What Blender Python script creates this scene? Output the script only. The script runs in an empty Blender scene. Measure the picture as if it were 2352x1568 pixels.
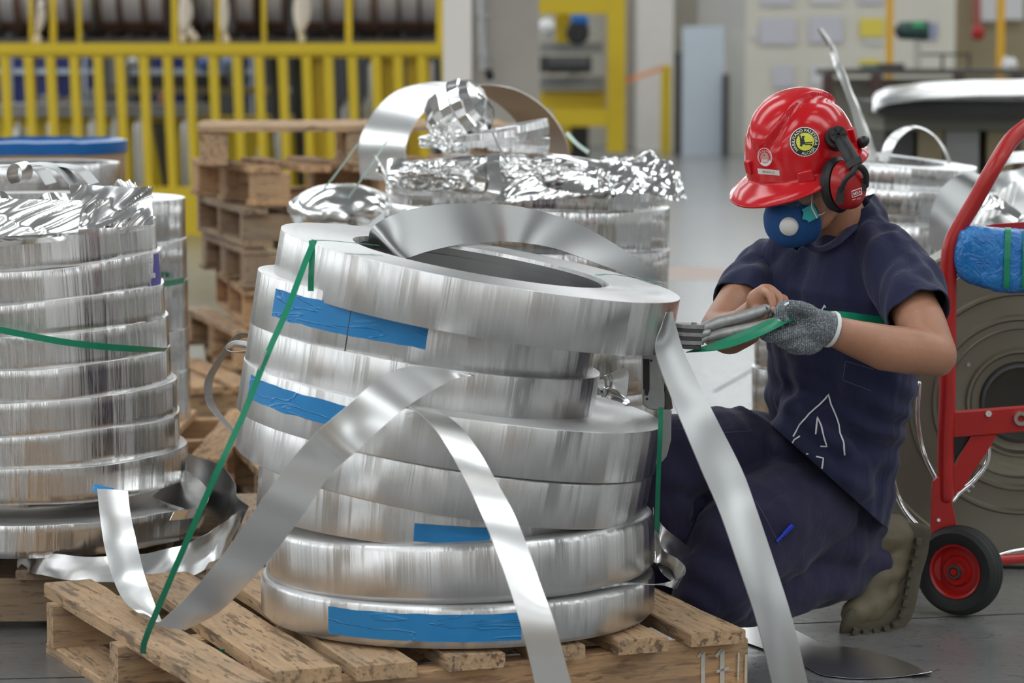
import bpy, bmesh, math, random
from math import radians as R, sin, cos, tan, atan2, pi, sqrt
from mathutils import Vector as V, Matrix, noise
from mathutils.bvhtree import BVHTree
random.seed(7)
SC = bpy.context.scene
COL = SC.collection
F, CX, CY, HC = 6500.0, 1176.0, 784.0, 1.25
PITCH = R(5.74)
FW = V((0, cos(PITCH), -sin(PITCH))); UPV = V((0, sin(PITCH), cos(PITCH)))
CAMP = V((0, 0, HC))
def P(px, py, Y):
    """world point at world depth Y seen at a picture position"""
    d = V(((px-CX)/F, 0, 0)) + FW - UPV*((py-CY)/F)
    return CAMP + d*(Y/d.y)
def G(px, py, z=0.0):
    d = V(((px-CX)/F, 0, 0)) + FW - UPV*((py-CY)/F)
    return CAMP + d*((z-HC)/d.z)
def S(Y): return Y/F   # metres per pixel at depth Y

# ---------------- camera, light, exposure
cd = bpy.data.cameras.new('camera'); cam = bpy.data.objects.new('camera', cd); COL.objects.link(cam)
cd.sensor_width = 36; cd.lens = F/2352*36; cam.location = CAMP; cam.rotation_euler = (R(90)-PITCH, 0, 0)
cd.clip_end = 200; cd.dof.use_dof = True; cd.dof.focus_distance = 5.75; cd.dof.aperture_fstop = 4.5
SC.camera = cam
SC.view_settings.view_transform = 'Standard'; SC.view_settings.look = 'None'
SC.view_settings.exposure = 0.0; SC.view_settings.gamma = 1; SC.view_settings.use_curve_mapping = False
SC.cycles.use_denoising = True
SC.cycles.max_bounces = 8; SC.cycles.glossy_bounces = 6; SC.cycles.diffuse_bounces = 3
SC.cycles.sample_clamp_indirect = 6.0
w = bpy.data.worlds.new('hall_sky'); SC.world = w; w.use_nodes = True
w.node_tree.nodes['Background'].inputs[0].default_value = (0.80, 0.88, 1.0, 1)
w.node_tree.nodes['Background'].inputs[1].default_value = 0.6
SKY_E, WIN_E, TUBE_E = 4.6, 3.6, 14.0

# ---------------- materials
MATS = {}
class N:
    def __init__(s, name, rough=0.5, metal=0.0, col=(0.5, 0.5, 0.5)):
        s.m = bpy.data.materials.new(name); s.m.use_nodes = True; s.t = s.m.node_tree
        s.b = s.t.nodes['Principled BSDF']
        s.set('Base Color', (*col, 1)); s.set('Roughness', rough); s.set('Metallic', metal)
        s._c = None
    def set(s, k, v):
        if isinstance(v, bpy.types.NodeSocket): s.t.links.new(v, s.b.inputs[k])
        else: s.b.inputs[k].default_value = v
        return s
    def n(s, typ, **kw):
        nd = s.t.nodes.new(typ)
        for k, v in kw.items():
            if k.startswith('i'):
                k2 = int(k[1:]) if k[1:].isdigit() else k[1:].replace('_', ' ')
                if isinstance(v, bpy.types.NodeSocket): s.t.links.new(v, nd.inputs[k2])
                else: nd.inputs[k2].default_value = v
            else: setattr(nd, k, v)
        return nd
    def co(s, kind='Object'):
        if s._c is None: s._c = s.n('ShaderNodeTexCoord')
        return s._c.outputs[kind]
    def math(s, op, a, b=0.0, c=0.0):
        return s.n('ShaderNodeMath', operation=op, i0=a, i1=b, i2=c).outputs[0]
    def map(s, vec, scale=(1, 1, 1), loc=(0, 0, 0)):
        return s.n('ShaderNodeMapping', iVector=vec, iScale=scale, iLocation=loc).outputs[0]
    def noise(s, vec, scale=5, detail=3, rough=0.5, dist=0.0):
        return s.n('ShaderNodeTexNoise', iVector=vec, iScale=scale, iDetail=detail, iRoughness=rough, iDistortion=dist).outputs['Fac']
    def ramp(s, fac, stops, interp='LINEAR'):
        r = s.n('ShaderNodeValToRGB', iFac=fac); e = r.color_ramp; e.interpolation = interp
        while len(e.elements) < len(stops): e.elements.new(0.5)
        for i, (p, c) in enumerate(stops):
            e.elements[i].position = p; e.elements[i].color = (*c, 1) if len(c) == 3 else c
        return r.outputs[0]
    def mix(s, fac, a, b, mode='MIX'):
        m = s.n('ShaderNodeMixRGB', blend_type=mode)
        for k, v in (('Fac', fac), ('Color1', a), ('Color2', b)):
            if isinstance(v, bpy.types.NodeSocket): s.t.links.new(v, m.inputs[k])
            else: m.inputs[k].default_value = (*v, 1) if isinstance(v, tuple) and len(v) == 3 else v
        return m.outputs[0]
    def bump(s, h, dist=0.001, strength=1.0, normal=None):
        kw = dict(iHeight=h, iDistance=dist, iStrength=strength)
        if normal is not None: kw['iNormal'] = normal
        o = s.n('ShaderNodeBump', **kw).outputs[0]; s.set('Normal', o); return o

def plain(name, col, rough=0.5, metal=0.0, var=0.0, vs=6.0, bump=0.0, bs=40.0):
    if name in MATS: return MATS[name]
    k = N(name, rough, metal, col)
    if var > 0:
        f = k.noise(k.co(), vs, 4, 0.6)
        k.set('Base Color', k.mix(f, tuple(c*(1-var) for c in col), tuple(min(1, c*(1+var)) for c in col)))
    if bump > 0: k.bump(k.noise(k.co(), bs, 3), bump)
    MATS[name] = k.m; return k.m

def coil_mat(name, col=(0.75, 0.745, 0.735), rough=0.28, amp=1.0, seed=0.0, fine=1.0, wav=0.0):
    """rolled aluminium strip wound in a coil: streaks run across the strip, rings on the ends"""
    k = N(name, rough, 1.0, col)
    o = k.co(); sp = k.n('ShaderNodeSeparateXYZ', i0=o)
    x, y, z = sp.outputs
    r = k.math('SQRT', k.math('ADD', k.math('MULTIPLY', x, x), k.math('MULTIPLY', y, y)))
    ux = k.math('DIVIDE', x, r); uy = k.math('DIVIDE', y, r)
    side = k.n('ShaderNodeCombineXYZ', i0=k.math('ADD', ux, seed), i1=uy, i2=k.math('MULTIPLY', z, 0.0 if wav == 0 else wav*.05)).outputs[0]
    rad = k.n('ShaderNodeCombineXYZ', i0=k.math('MULTIPLY', r, 60.0), i1=k.math('MULTIPLY', ux, 0.4), i2=seed).outputs[0]
    a = k.noise(side, 5.0, 2, 0.5); b = k.noise(side, 34.0, 3, 0.6); c = k.noise(side, 190.0, 2, 0.6)
    ring = k.noise(rad, 2.2, 4, 0.75)
    nz = k.n('ShaderNodeSeparateXYZ', i0=k.co('Normal')).outputs[2]
    top = k.math('GREATER_THAN', k.math('ABSOLUTE', nz), 0.6)
    h1 = k.math('MULTIPLY', a, 0.006*amp)
    h2 = k.math('MULTIPLY', b, 0.00075*amp); h3 = k.math('MULTIPLY', c, 0.00004*fine)
    hs = k.math('ADD', k.math('ADD', h1, h2), h3)
    ht = k.math('MULTIPLY', ring, 0.0005)
    h = k.math('ADD', k.math('MULTIPLY', hs, k.math('SUBTRACT', 1.0, top)), k.math('MULTIPLY', ht, top))
    k.bump(h, 1.0)
    k.set('Roughness', k.math('ADD', k.math('MULTIPLY', top, 0.16), k.math('ADD', rough-0.05, k.math('MULTIPLY', b, 0.14))))
    k.set('Anisotropic', 0.85); k.set('Anisotropic Rotation', 0.25)
    tg = k.n('ShaderNodeTangent', direction_type='RADIAL', axis='Z').outputs[0]; k.set('Tangent', tg)
    cc = k.mix(k.noise(side, 60.0, 3, 0.7), tuple(v*0.9 for v in col), tuple(min(1, v*1.06) for v in col))
    cc = k.mix(k.math('MULTIPLY', top, k.math('MULTIPLY', ring, 0.5)), cc, (0.55, 0.55, 0.55))
    k.set('Base Color', cc)
    return k.m

def sheet_mat(name, col=(0.79, 0.79, 0.78), rough=0.25, crk=0.0, cs=9.0, wave=0.00022):
    k = N(name, rough, 1.0, col)
    o = k.co()
    h = k.math('MULTIPLY', k.noise(o, 2.5, 0), wave*4)
    if crk > 0:
        vo = k.n('ShaderNodeTexVoronoi', iVector=k.n('ShaderNodeMixRGB', iFac=0.25, iColor1=o, iColor2=k.n('ShaderNodeTexNoise', iVector=o, iScale=4.0).outputs['Color']).outputs[0], iScale=cs, feature='F1', distance='EUCLIDEAN').outputs['Distance']
        h = k.math('ADD', h, k.math('MULTIPLY', vo, crk))
        h = k.math('ADD', h, k.math('MULTIPLY', k.noise(o, cs*2.3, 2, 0.5, 0.8), crk*0.5))
    k.bump(h, 1.0)
    return k.m

def wood_mat(name, base=(0.56, 0.37, 0.21), dark=(0.17, 0.11, 0.065), grey=0.0):
    k = N(name, 0.75)
    oi = k.n('ShaderNodeObjectInfo').outputs['Random']
    off = k.n('ShaderNodeCombineXYZ', i0=k.math('MULTIPLY', oi, 9.0), i1=k.math('MULTIPLY', oi, 23.0), i2=oi).outputs[0]
    v = k.n('ShaderNodeVectorMath', operation='ADD', i0=k.co(), i1=off).outputs[0]
    st = k.map(v, (1.6, 18, 18))
    g = k.noise(st, 4.0, 6, 0.65, 0.6)
    sp = k.noise(k.map(v, (3.2, 24, 24)), 2.2, 4, 0.6)
    blot = k.noise(v, 5.0, 4, 0.6)
    c = k.ramp(g, [(0.25, tuple(b*0.62 for b in base)), (0.5, base), (0.75, tuple(min(1, b*1.3) for b in base))])
    c = k.mix(k.ramp(sp, [(0.55, (0, 0, 0)), (0.63, (1, 1, 1))]), c, dark)
    sp2 = k.noise(k.map(v, (12, 60, 60)), 1.6, 2, 0.5); c = k.mix(k.ramp(sp2, [(0.60, (0, 0, 0)), (0.66, (.8, .8, .8))]), c, tuple(q*.5 for q in dark))
    c = k.mix(k.math('MULTIPLY', k.ramp(blot, [(0.42, (0, 0, 0)), (0.66, (1, 1, 1))]), 0.45+grey*0.4), c, (0.23, 0.19, 0.15))
    c = k.mix(k.math('MULTIPLY', oi, 0.3), c, (0.55, 0.36, 0.2))
    k.set('Base Color', c)
    k.bump(k.math('ADD', g, k.math('MULTIPLY', sp, 0.6)), 0.0022)
    return k.m

M = {}
M['coil'] = coil_mat('coil_aluminium')
M['coil2'] = coil_mat('coil_aluminium_bright', (0.83, 0.83, 0.82), 0.14, 1.3, 3.3)
M['coilL'] = coil_mat('coil_aluminium_wavy', (0.76, 0.75, 0.74), 0.16, 1.6, 7.7, 1.0, 2.2)
M['coilB'] = coil_mat('coil_aluminium_back', (0.84, 0.84, 0.84), 0.1, 2.4, 1.7, 1.0, 1.5)
M['sheet'] = sheet_mat('aluminium_strip', rough=0.25)
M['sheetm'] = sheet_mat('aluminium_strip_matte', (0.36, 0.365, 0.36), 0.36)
M['foil'] = sheet_mat('aluminium_foil', (0.84, 0.83, 0.82), 0.15, 0.0010, 5.0)
M['foils'] = sheet_mat('aluminium_foil_smooth', (0.82, 0.82, 0.81), 0.14, 0.0007, 5.0)
M['wood'] = wood_mat('pallet_wood')
M['wood2'] = wood_mat('pallet_wood_old', (0.36, 0.25, 0.16), (0.12, 0.09, 0.07), 1.0)
M['wood3'] = wood_mat('pallet_wood_fresh', (0.60, 0.36, 0.18), (0.33, 0.18, 0.1))
M['green'] = plain('green_strap', (0.008, 0.24, 0.125), 0.3, 0, 0.15, 30)
M['greenp'] = plain('pale_green_strap', (0.45, 0.62, 0.54), 0.3)
M['seal'] = plain('strap_seal', (0.62, 0.64, 0.62), 0.35, 0.7, 0.1, 60)
M['yellow'] = plain('yellow_paint', (0.66, 0.47, 0.012), 0.45, 0, 0.12, 1.5)
M['yellow2'] = plain('orange_yellow_paint', (0.75, 0.40, 0.01), 0.45)
M['red'] = plain('red_paint', (0.42, 0.014, 0.012), 0.32, 0, 0.25, 9, 0.0003, 60)
M['helmet'] = plain('red_helmet_plastic', (0.56, 0.008, 0.014), 0.16); 
M['black'] = plain('black_plastic', (0.012, 0.012, 0.014), 0.42, 0, 0.2, 50)
M['rubber'] = plain('black_rubber', (0.016, 0.016, 0.016), 0.62, 0, 0.4, 25, 0.0006, 90)
M['chrome'] = plain('chrome', (0.75, 0.75, 0.75), 0.12, 1.0)
M['steel'] = plain('dull_steel', (0.42, 0.42, 0.41), 0.38, 0.9, 0.25, 40, 0.0004, 120)
M['iron'] = plain('dark_iron', (0.10, 0.09, 0.08), 0.5, 0.5, 0.3, 10)
M['brown'] = plain('brown_steel', (0.075, 0.035, 0.028), 0.5, 0, 0.3, 3)
M['white'] = plain('white_plastic', (0.78, 0.78, 0.76), 0.4)
M['cloth_w'] = plain('cream_rag', (0.72, 0.64, 0.54), 0.8)
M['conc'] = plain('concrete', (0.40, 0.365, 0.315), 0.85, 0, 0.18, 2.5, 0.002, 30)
M['concl'] = plain('pale_concrete', (0.68, 0.64, 0.585), 0.7, 0, 0.08, 3)
M['wallm'] = plain('beige_wall', (0.52, 0.49, 0.41), 0.8, 0, 0.06, 1.5)
M['wallb'] = plain('brown_wall', (0.30, 0.25, 0.15), 0.8, 0, 0.1, 1)
M['wallg'] = plain('grey_wall', (0.50, 0.49, 0.46), 0.8, 0, 0.2, 0.5)
M['ceil'] = plain('ceiling_metal', (0.55, 0.56, 0.57), 0.7)
M['panel'] = plain('pale_blue_panel', (0.55, 0.62, 0.70), 0.25, 0.2, 0.05, 2)
M['panelg'] = plain('pale_grey_panel', (0.52, 0.52, 0.48), 0.3, 0.2, 0.05, 2)
M['navy'] = plain('navy_panel', (0.02, 0.03, 0.16), 0.5)
M['grey'] = plain('grey_paint', (0.28, 0.28, 0.27), 0.5, 0, 0.2, 4)
M['greyd'] = plain('dark_grey_paint', (0.05, 0.05, 0.048), 0.55, 0, 0.3, 4)
M['card'] = plain('brown_cardboard', (0.42, 0.30, 0.20), 0.8, 0, 0.15, 6)
M['bluefilm'] = plain('blue_stretch_film', (0.006, 0.13, 0.42), 0.3, 0, 0.15, 9)
M['skin'] = None
k = N('skin', 0.45)
k.set('Base Color', k.mix(k.ramp(k.noise(k.co(), 9, 4, 0.6), [(0.35, (0, 0, 0)), (0.7, (1, 1, 1))]), (0.37, 0.175, 0.10), (0.47, 0.235, 0.148)))
k.set('Subsurface Weight', 0.08); k.set('Subsurface Radius', (0.01, 0.004, 0.002)); k.set('Subsurface Scale', 0.5)
k.bump(k.noise(k.co(), 160, 4), 0.0006); M['skin'] = k.m
def cloth_mat(name, col, s=900):
    k = N(name, 0.85)
    k.set('Base Color', k.mix(k.noise(k.co(), 12, 4), tuple(c*0.85 for c in col), tuple(c*1.2 for c in col)))
    k.set('Sheen Weight', 0.12); k.set('Sheen Roughness', 0.5)
    h = k.math('ADD', k.math('MULTIPLY', k.noise(k.map(k.co(), (1, 1, 0.35)), 16, 3, 0.5, 0.7), 0.010), k.math('MULTIPLY', k.noise(k.co(), 350, 2), 0.0004))
    k.bump(h, 1.0, 0.8)
    return k.m
M['shirt'] = cloth_mat('navy_jersey', (0.0105, 0.0135, 0.052))
M['trous'] = cloth_mat('dark_navy_twill', (0.017, 0.015, 0.050))
k = N('blue_tape', 0.32)
k.set('Base Color', k.mix(k.noise(k.co(), 25, 3), (0.012, 0.20, 0.50), (0.03, 0.27, 0.60)))
k.bump(k.math('MULTIPLY', k.ramp(k.noise(k.map(k.co(), (5, 5, 28)), 1.0, 2, .5, 1.2), [(.47, (0, 0, 0)), (.5, (1, 1, 1)), (.53, (0, 0, 0))]), 0.0012), 1.0)
M['tape'] = k.m
k = N('grey_knit', 0.9)
wv = k.n('ShaderNodeTexWave', iVector=k.map(k.co(), (1, 1, 1)), iScale=75.0, iDistortion=1.6, iDetail=2.0, iDetail_Scale=3.0, bands_direction='X').outputs['Fac']
k.set('Base Color', k.mix(k.ramp(k.noise(k.map(k.co(), (1, 1, 2.5)), 260, 2, 0.7), [(0.53, (0, 0, 0)), (0.6, (1, 1, 1))]), (0.115, 0.14, 0.16), (0.50, 0.53, 0.55)))
k.bump(wv, 0.003); k.set('Sheen Weight', 0.3); M['knit'] = k.m
# floor
k = N('factory_floor', 0.3)
v = k.co()
st = k.noise(v, 0.7, 5, 0.65); sc1 = k.noise(k.map(v, (3, 40, 1)), 2.0, 4, 0.7, 1.5); sc2 = k.noise(v, 22, 5, 0.7, 2.0)
c = k.ramp(st, [(0.3, (0.12, 0.123, 0.123)), (0.7, (0.23, 0.23, 0.225))])
c = k.mix(k.ramp(sc2, [(0.56, (0, 0, 0)), (0.7, (0.65, 0.65, 0.65))]), c, (0.045, 0.045, 0.045))
c = k.mix(k.ramp(sc1, [(0.60, (0, 0, 0)), (0.72, (0.5, 0.5, 0.5))]), c, (0.30, 0.30, 0.29))
k.set('Base Color', c); k.set('Roughness', k.math('ADD', 0.13, k.math('MULTIPLY', sc2, 0.2)))
k.bump(sc2, 0.0006); k.set('Specular IOR Level', 0.75)
M['floor'] = k.m
def emit(name, col, e):
    m = bpy.data.materials.new(name); m.use_nodes = True; t = m.node_tree
    t.nodes.remove(t.nodes['Principled BSDF']); n = t.nodes.new('ShaderNodeEmission')
    n.inputs[0].default_value = (*col, 1); n.inputs[1].default_value = e
    t.links.new(n.outputs[0], t.nodes['Material Output'].inputs[0]); return m
M['skyl'] = emit('skylight_glow', (0.93, 0.97, 1.0), SKY_E)
M['wing'] = emit('window_daylight', (0.92, 0.97, 1.0), WIN_E)
M['tube'] = emit('fluorescent_tube', (1.0, 1.0, 0.96), TUBE_E)
k = N('clear_polycarbonate', 0.05); k.set('Transmission Weight', 1.0); k.set('IOR', 1.45); k.set('Base Color', (0.92, 0.94, 0.95, 1)); M['glass'] = k.m

# ---------------- mesh helpers
class MB:
    def __init__(s): s.v = []; s.f = []
    def add(s, vs, fs):
        o = len(s.v); s.v += [V(a) for a in vs]; s.f += [tuple(i+o for i in f) for f in fs]; return s
    def box(s, c, size, rot=None, jit=0.0, taper=None):
        c = V(c); hx, hy, hz = (a/2 for a in size); vs = []
        for sz in (-1, 1):
            for sx, sy in ((-1, -1), (1, -1), (1, 1), (-1, 1)):
                p = V((sx*hx, sy*hy, sz*hz))
                if taper and sz > 0: p.x *= taper; p.y *= taper
                if jit: p += V([random.uniform(-jit, jit) for _ in range(3)])
                if rot is not None: p = rot @ p
                vs.append(c+p)
        return s.add(vs, [(3, 2, 1, 0), (4, 5, 6, 7), (0, 1, 5, 4), (1, 2, 6, 5), (2, 3, 7, 6), (3, 0, 4, 7)])
    def lathe(s, prof, n=48, mat=None, closed=False, a0=0, a1=2*pi, wob=None, cap=True):
        mat = mat or Matrix.Identity(4); full = abs(a1-a0-2*pi) < 1e-6
        m = n if full else n+1; k = len(prof); vs = []
        for i in range(m):
            a = a0+(a1-a0)*i/n
            for (r, z) in prof:
                q = V((r*cos(a), r*sin(a), z))
                if wob: q = wob(q, a, r, z)
                vs.append(mat @ q)
        fs = []
        for i in range(n):
            j = (i+1) % m
            for q in range(k if closed else k-1):
                q2 = (q+1) % k; fs.append((i*k+q, j*k+q, j*k+q2, i*k+q2))
        if full and not closed and cap:
            if prof[0][0] > 1e-6: fs.append(tuple(i*k for i in range(n))[::-1])
            if prof[-1][0] > 1e-6: fs.append(tuple(i*k+k-1 for i in range(n)))
        return s.add(vs, fs)
    def cyl(s, a, b, r, r2=None, n=16):
        a = V(a); b = V(b); d = b-a; L = d.length
        mat = Matrix.Translation(a) @ d.to_track_quat('Z', 'Y').to_matrix().to_4x4()
        return s.lathe([(r, 0), (r if r2 is None else r2, L)], n, mat)
    def tube(s, pts, rad, n=12, ref=None, cap=True, ell=None):
        """swept tube; rad number or list; ell = list of second radii, ref = direction of the first radius"""
        pts = [V(p) for p in pts]; m = len(pts)
        if not hasattr(rad, '__len__'): rad = [rad]*m
        ell = ell or rad
        tg = []
        for i in range(m):
            a = pts[max(0, i-1)]; b = pts[min(m-1, i+1)]; tg.append((b-a).normalized())
        u = V(ref) if ref is not None else (V((0, 0, 1)) if abs(tg[0].z) < 0.9 else V((1, 0, 0)))
        rings = []
        def ring(c, t, ra, rb):
            nonlocal u
            uu = (V(ref) if ref is not None else u); uu = (uu-t*uu.dot(t)).normalized(); u = uu; w = t.cross(uu)
            return [c+uu*(ra*cos(2*pi*q/n))+w*(rb*sin(2*pi*q/n)) for q in range(n)]
        if cap:
            for f, g in ((0.98, 0.2), (0.8, 0.6), (0.42, 0.9)):
                rings.append(ring(pts[0]-tg[0]*min(rad[0], ell[0])*f, tg[0], rad[0]*g, ell[0]*g))
        for i in range(m): rings.append(ring(pts[i], tg[i], rad[i], ell[i]))
        if cap:
            for f, g in ((0.42, 0.9), (0.8, 0.6), (0.98, 0.2)):
                rings.append(ring(pts[-1]+tg[-1]*min(rad[-1], ell[-1])*f, tg[-1], rad[-1]*g, ell[-1]*g))
        vs = [p for r in rings for p in r]; fs = []
        for i in range(len(rings)-1):
            for q in range(n):
                q2 = (q+1) % n; fs.append((i*n+q, i*n+q2, (i+1)*n+q2, (i+1)*n+q))
        fs.append(tuple(range(n))[::-1]); fs.append(tuple((len(rings)-1)*n+q for q in range(n)))
        return s.add(vs, fs)
    def ell(s, c, r, rot=None, n=20):
        c = V(c); vs = []; h = n//2
        for i in range(h+1):
            th = pi*i/h
            for j in range(n):
                a = 2*pi*j/n; p = V((r[0]*sin(th)*cos(a), r[1]*sin(th)*sin(a), r[2]*cos(th)))
                if rot is not None: p = rot @ p
                vs.append(c+p)
        return s.add(vs, [(i*n+j, (i+1)*n+j, (i+1)*n+(j+1) % n, i*n+(j+1) % n) for i in range(h) for j in range(n)])
    def prism(s, pts, d):
        d = V(d); n = len(pts); vs = [V(p) for p in pts]+[V(p)+d for p in pts]
        return s.add(vs, [tuple(range(n)), tuple(range(2*n-1, n-1, -1))]+[(i, n+i, n+(i+1) % n, (i+1) % n) for i in range(n)])
    def grid(s, rows, thick=0.0, closed=False):
        """rows of points -> sheet with real thickness"""
        nr, nc = len(rows), len(rows[0]); A = [V(p) for r in rows for p in r]
        idx = lambda i, j: i*nc+j
        nm = [V((0, 0, 0)) for _ in A]
        for i in range(nr):
            for j in range(nc):
                a = A[idx(min(i+1, nr-1), j)]-A[idx(max(i-1, 0), j)]; b = A[idx(i, min(j+1, nc-1))]-A[idx(i, max(j-1, 0))]
                q = a.cross(b); nm[idx(i, j)] = q.normalized() if q.length > 1e-12 else V((0, 0, 1))
        fs = [(idx(i, j), idx(i, j+1), idx(i+1, j+1), idx(i+1, j)) for i in range(nr-1) for j in range(nc-1)]
        if thick <= 0: return s.add(A, fs)
        B = [p-q*thick for p, q in zip(A, nm)]; o = len(A)
        fs2 = [tuple(x+o for x in f[::-1]) for f in fs]
        rim = []
        for j in range(nc-1): rim += [(idx(0, j+1), idx(0, j), idx(0, j)+o, idx(0, j+1)+o), (idx(nr-1, j), idx(nr-1, j+1), idx(nr-1, j+1)+o, idx(nr-1, j)+o)]
        for i in range(nr-1): rim += [(idx(i, 0), idx(i+1, 0), idx(i+1, 0)+o, idx(i, 0)+o), (idx(i+1, nc-1), idx(i, nc-1), idx(i, nc-1)+o, idx(i+1, nc-1)+o)]
        return s.add(A+B, fs+fs2+rim)
    def build(s, name, mat, parent=None, smooth=True, ang=40, origin=None, rec=True):
        me = bpy.data.meshes.new(name)
        if origin is None and s.v:
            xs = [p.x for p in s.v]; ys = [p.y for p in s.v]
            origin = V(((min(xs)+max(xs))/2, (min(ys)+max(ys))/2, min(p.z for p in s.v)))
        origin = V(origin) if origin is not None else V((0, 0, 0))
        me.from_pydata([p-origin for p in s.v], [], s.f); me.materials.append(mat)
        if rec:
            bm = bmesh.new(); bm.from_mesh(me); bmesh.ops.recalc_face_normals(bm, faces=bm.faces); bm.to_mesh(me); bm.free()
        if smooth:
            me.shade_smooth() if hasattr(me, 'shade_smooth') else None
            try: me.set_sharp_from_angle(angle=R(ang))
            except Exception: pass
        o = bpy.data.objects.new(name, me); COL.objects.link(o)
        o.location = origin
        if parent is not None: setpar(o, parent)
        return o
WL = {}
def wloc(o):
    p = V(o.location)
    return p + (wloc(o.parent) if o.parent else V((0, 0, 0)))
def setpar(o, parent):
    q = V(o.location)-wloc(parent); o.parent = parent; o.location = q; return o
def tag(o, label=None, cat=None, group=None, kind=None):
    if label: o['label'] = label
    if cat: o['category'] = cat
    if group: o['group'] = group
    if kind: o['kind'] = kind
    return o
def empty(name, loc, label=None, cat=None, group=None):
    o = bpy.data.objects.new(name, None); COL.objects.link(o); o.location = V(loc); o.empty_display_size = 0.05
    return tag(o, label, cat, group)
def struct(o): o['kind'] = 'structure'; return o
def kids(o): return [c for c in COL.objects if c.parent == o]
def copy_tree(o, parent=None, ch=None):
    c = o.copy(); COL.objects.link(c); c.parent = parent
    for k_ in (ch if ch is not None else CH(o)): copy_tree(k_, c)
    return c
def CH(o): return list(o.children)
def cr(pts, n):
    """catmull-rom resample through tuples"""
    pts = [V(p) if len(p) == 3 else V((p[0], p[1], 0)) for p in pts]
    q = [pts[0]*2-pts[1]]+pts+[pts[-1]*2-pts[-2]]; out = []; m = len(pts)-1
    for i in range(n+1):
        t = i/n*m; k_ = min(int(t), m-1); u = t-k_; a, b, c, d = q[k_:k_+4]
        out.append(0.5*((2*b)+(c-a)*u+(2*a-5*b+4*c-d)*u*u+(3*b-a-3*c+d)*u**3))
    return out
def ribbon(A, B, n=60, across=4, thick=0.0008, curl=0.0, mb=None, noi=0.0):
    """strip between two 3-D edge lines given as (px,py,Y)"""
    a = [P(*p) for p in cr(A, n)]; b = [P(*p) for p in cr(B, n)]; rows = []
    for p, q in zip(a, b): rows.append([p.lerp(q, j/across) for j in range(across+1)])
    if curl or noi:
        for i in range(n+1):
            t = (rows[min(i+1, n)][0]-rows[max(i-1, 0)][0]); w_ = rows[i][-1]-rows[i][0]; nn = t.cross(w_).normalized()
            for j in range(across+1):
                u = j/across; d = nn*(curl*(1-(2*u-1)**2))
                if noi: d = d+nn*(noi*(noise.noise(rows[i][j]*14)))
                rows[i][j] = rows[i][j]+d
    mb = mb or MB(); mb.grid(rows, thick); return mb
def strap(pts, w=0.012, t=0.0009, n=24, nrm=(0, -1, 0), mb=None):
    pts = cr(pts, n) if n else [V(p) for p in pts]; rows = []; nrm = V(nrm)
    for i, p in enumerate(pts):
        d = (pts[min(i+1, len(pts)-1)]-pts[max(i-1, 0)]).normalized(); s_ = d.cross(nrm).normalized()*w/2
        rows.append([p-s_, p+s_])
    mb = mb or MB(); mb.grid(rows, t); return mb
def remesh(parts, name, mat, voxel, parent=None, smooth_it=6, disp=None, fac=0.5, cut=None):
    """union of closed shapes as one continuous skin"""
    me = bpy.data.meshes.new('tmp'); me.from_pydata(parts.v, [], parts.f)
    bm = bmesh.new(); bm.from_mesh(me); bmesh.ops.recalc_face_normals(bm, faces=bm.faces); bm.to_mesh(me); bm.free()
    o = bpy.data.objects.new('tmp', me); COL.objects.link(o)
    m1 = o.modifiers.new('r', 'REMESH'); m1.mode = 'VOXEL'; m1.voxel_size = voxel; m1.adaptivity = 0
    m2 = o.modifiers.new('s', 'SMOOTH'); m2.iterations = smooth_it; m2.factor = fac
    dg = bpy.context.evaluated_depsgraph_get(); ev = o.evaluated_get(dg); me2 = bpy.data.meshes.new_from_object(ev)
    bpy.data.objects.remove(o); bpy.data.meshes.remove(me)
    if disp:
        ns = [v_.normal.copy() for v_ in me2.vertices]
        for v_, n_ in zip(me2.vertices, ns): v_.co = v_.co+disp(v_.co.copy(), n_)
    org = sum((v_.co for v_ in me2.vertices), V((0, 0, 0)))/len(me2.vertices); org.z = min(v_.co.z for v_ in me2.vertices)
    if cut:
        bm = bmesh.new(); bm.from_mesh(me2)
        for (pt, nn) in cut:
            bmesh.ops.bisect_plane(bm, geom=bm.verts[:]+bm.edges[:]+bm.faces[:], plane_co=V(pt), plane_no=V(nn), clear_outer=True)
        bm.to_mesh(me2); bm.free()
    for v_ in me2.vertices: v_.co = v_.co-org
    me2.name = name; me2.materials.clear(); me2.materials.append(mat); me2.shade_smooth()
    o = bpy.data.objects.new(name, me2); COL.objects.link(o); o.location = org
    if parent is not None: setpar(o, parent)
    return o
# ---------------- the hall
X0, X1, Y0, Y1, ZC = -17.0, 19.0, -16.0, 40.0, 9.0
def sbox(name, c, size, mat): return struct(MB().box(c, size).build(name, mat, smooth=False))
sbox('floor', (1, 12, -0.05), (X1-X0+0.4, Y1-Y0+0.4, 0.1), M['floor'])
sbox('ceiling', (1, 12, ZC+0.05), (X1-X0+0.4, Y1-Y0+0.4, 0.1), M['ceil'])
sbox('wall_back', (1, Y1+0.1, ZC/2), (X1-X0, 0.2, ZC), M['wallm'])
sbox('wall_front', (1, Y0-0.1, ZC/2), (X1-X0, 0.2, ZC), M['wallg'])
sbox('wall_left', (X0-0.1, 12, ZC/2), (0.2, Y1-Y0, ZC), M['wallg'])
sbox('wall_right', (X1+0.1, 12, ZC/2), (0.2, Y1-Y0, ZC), M['wallg'])
for i in range(7):      # roof lights
    y = -12.5+i*7.5
    for j in range(2): sbox('skylight', (-6.5+j*15, y, ZC-0.03), (10.5, 2.3, 0.04), M['skyl'])
wn = 0
for i in range(6):
    wn += 1; sbox('window_%d' % wn, (X0+0.04, -10.5+i*7.5, 5.2), (0.05, 5.6, 3.4), M['wing'])
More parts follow.
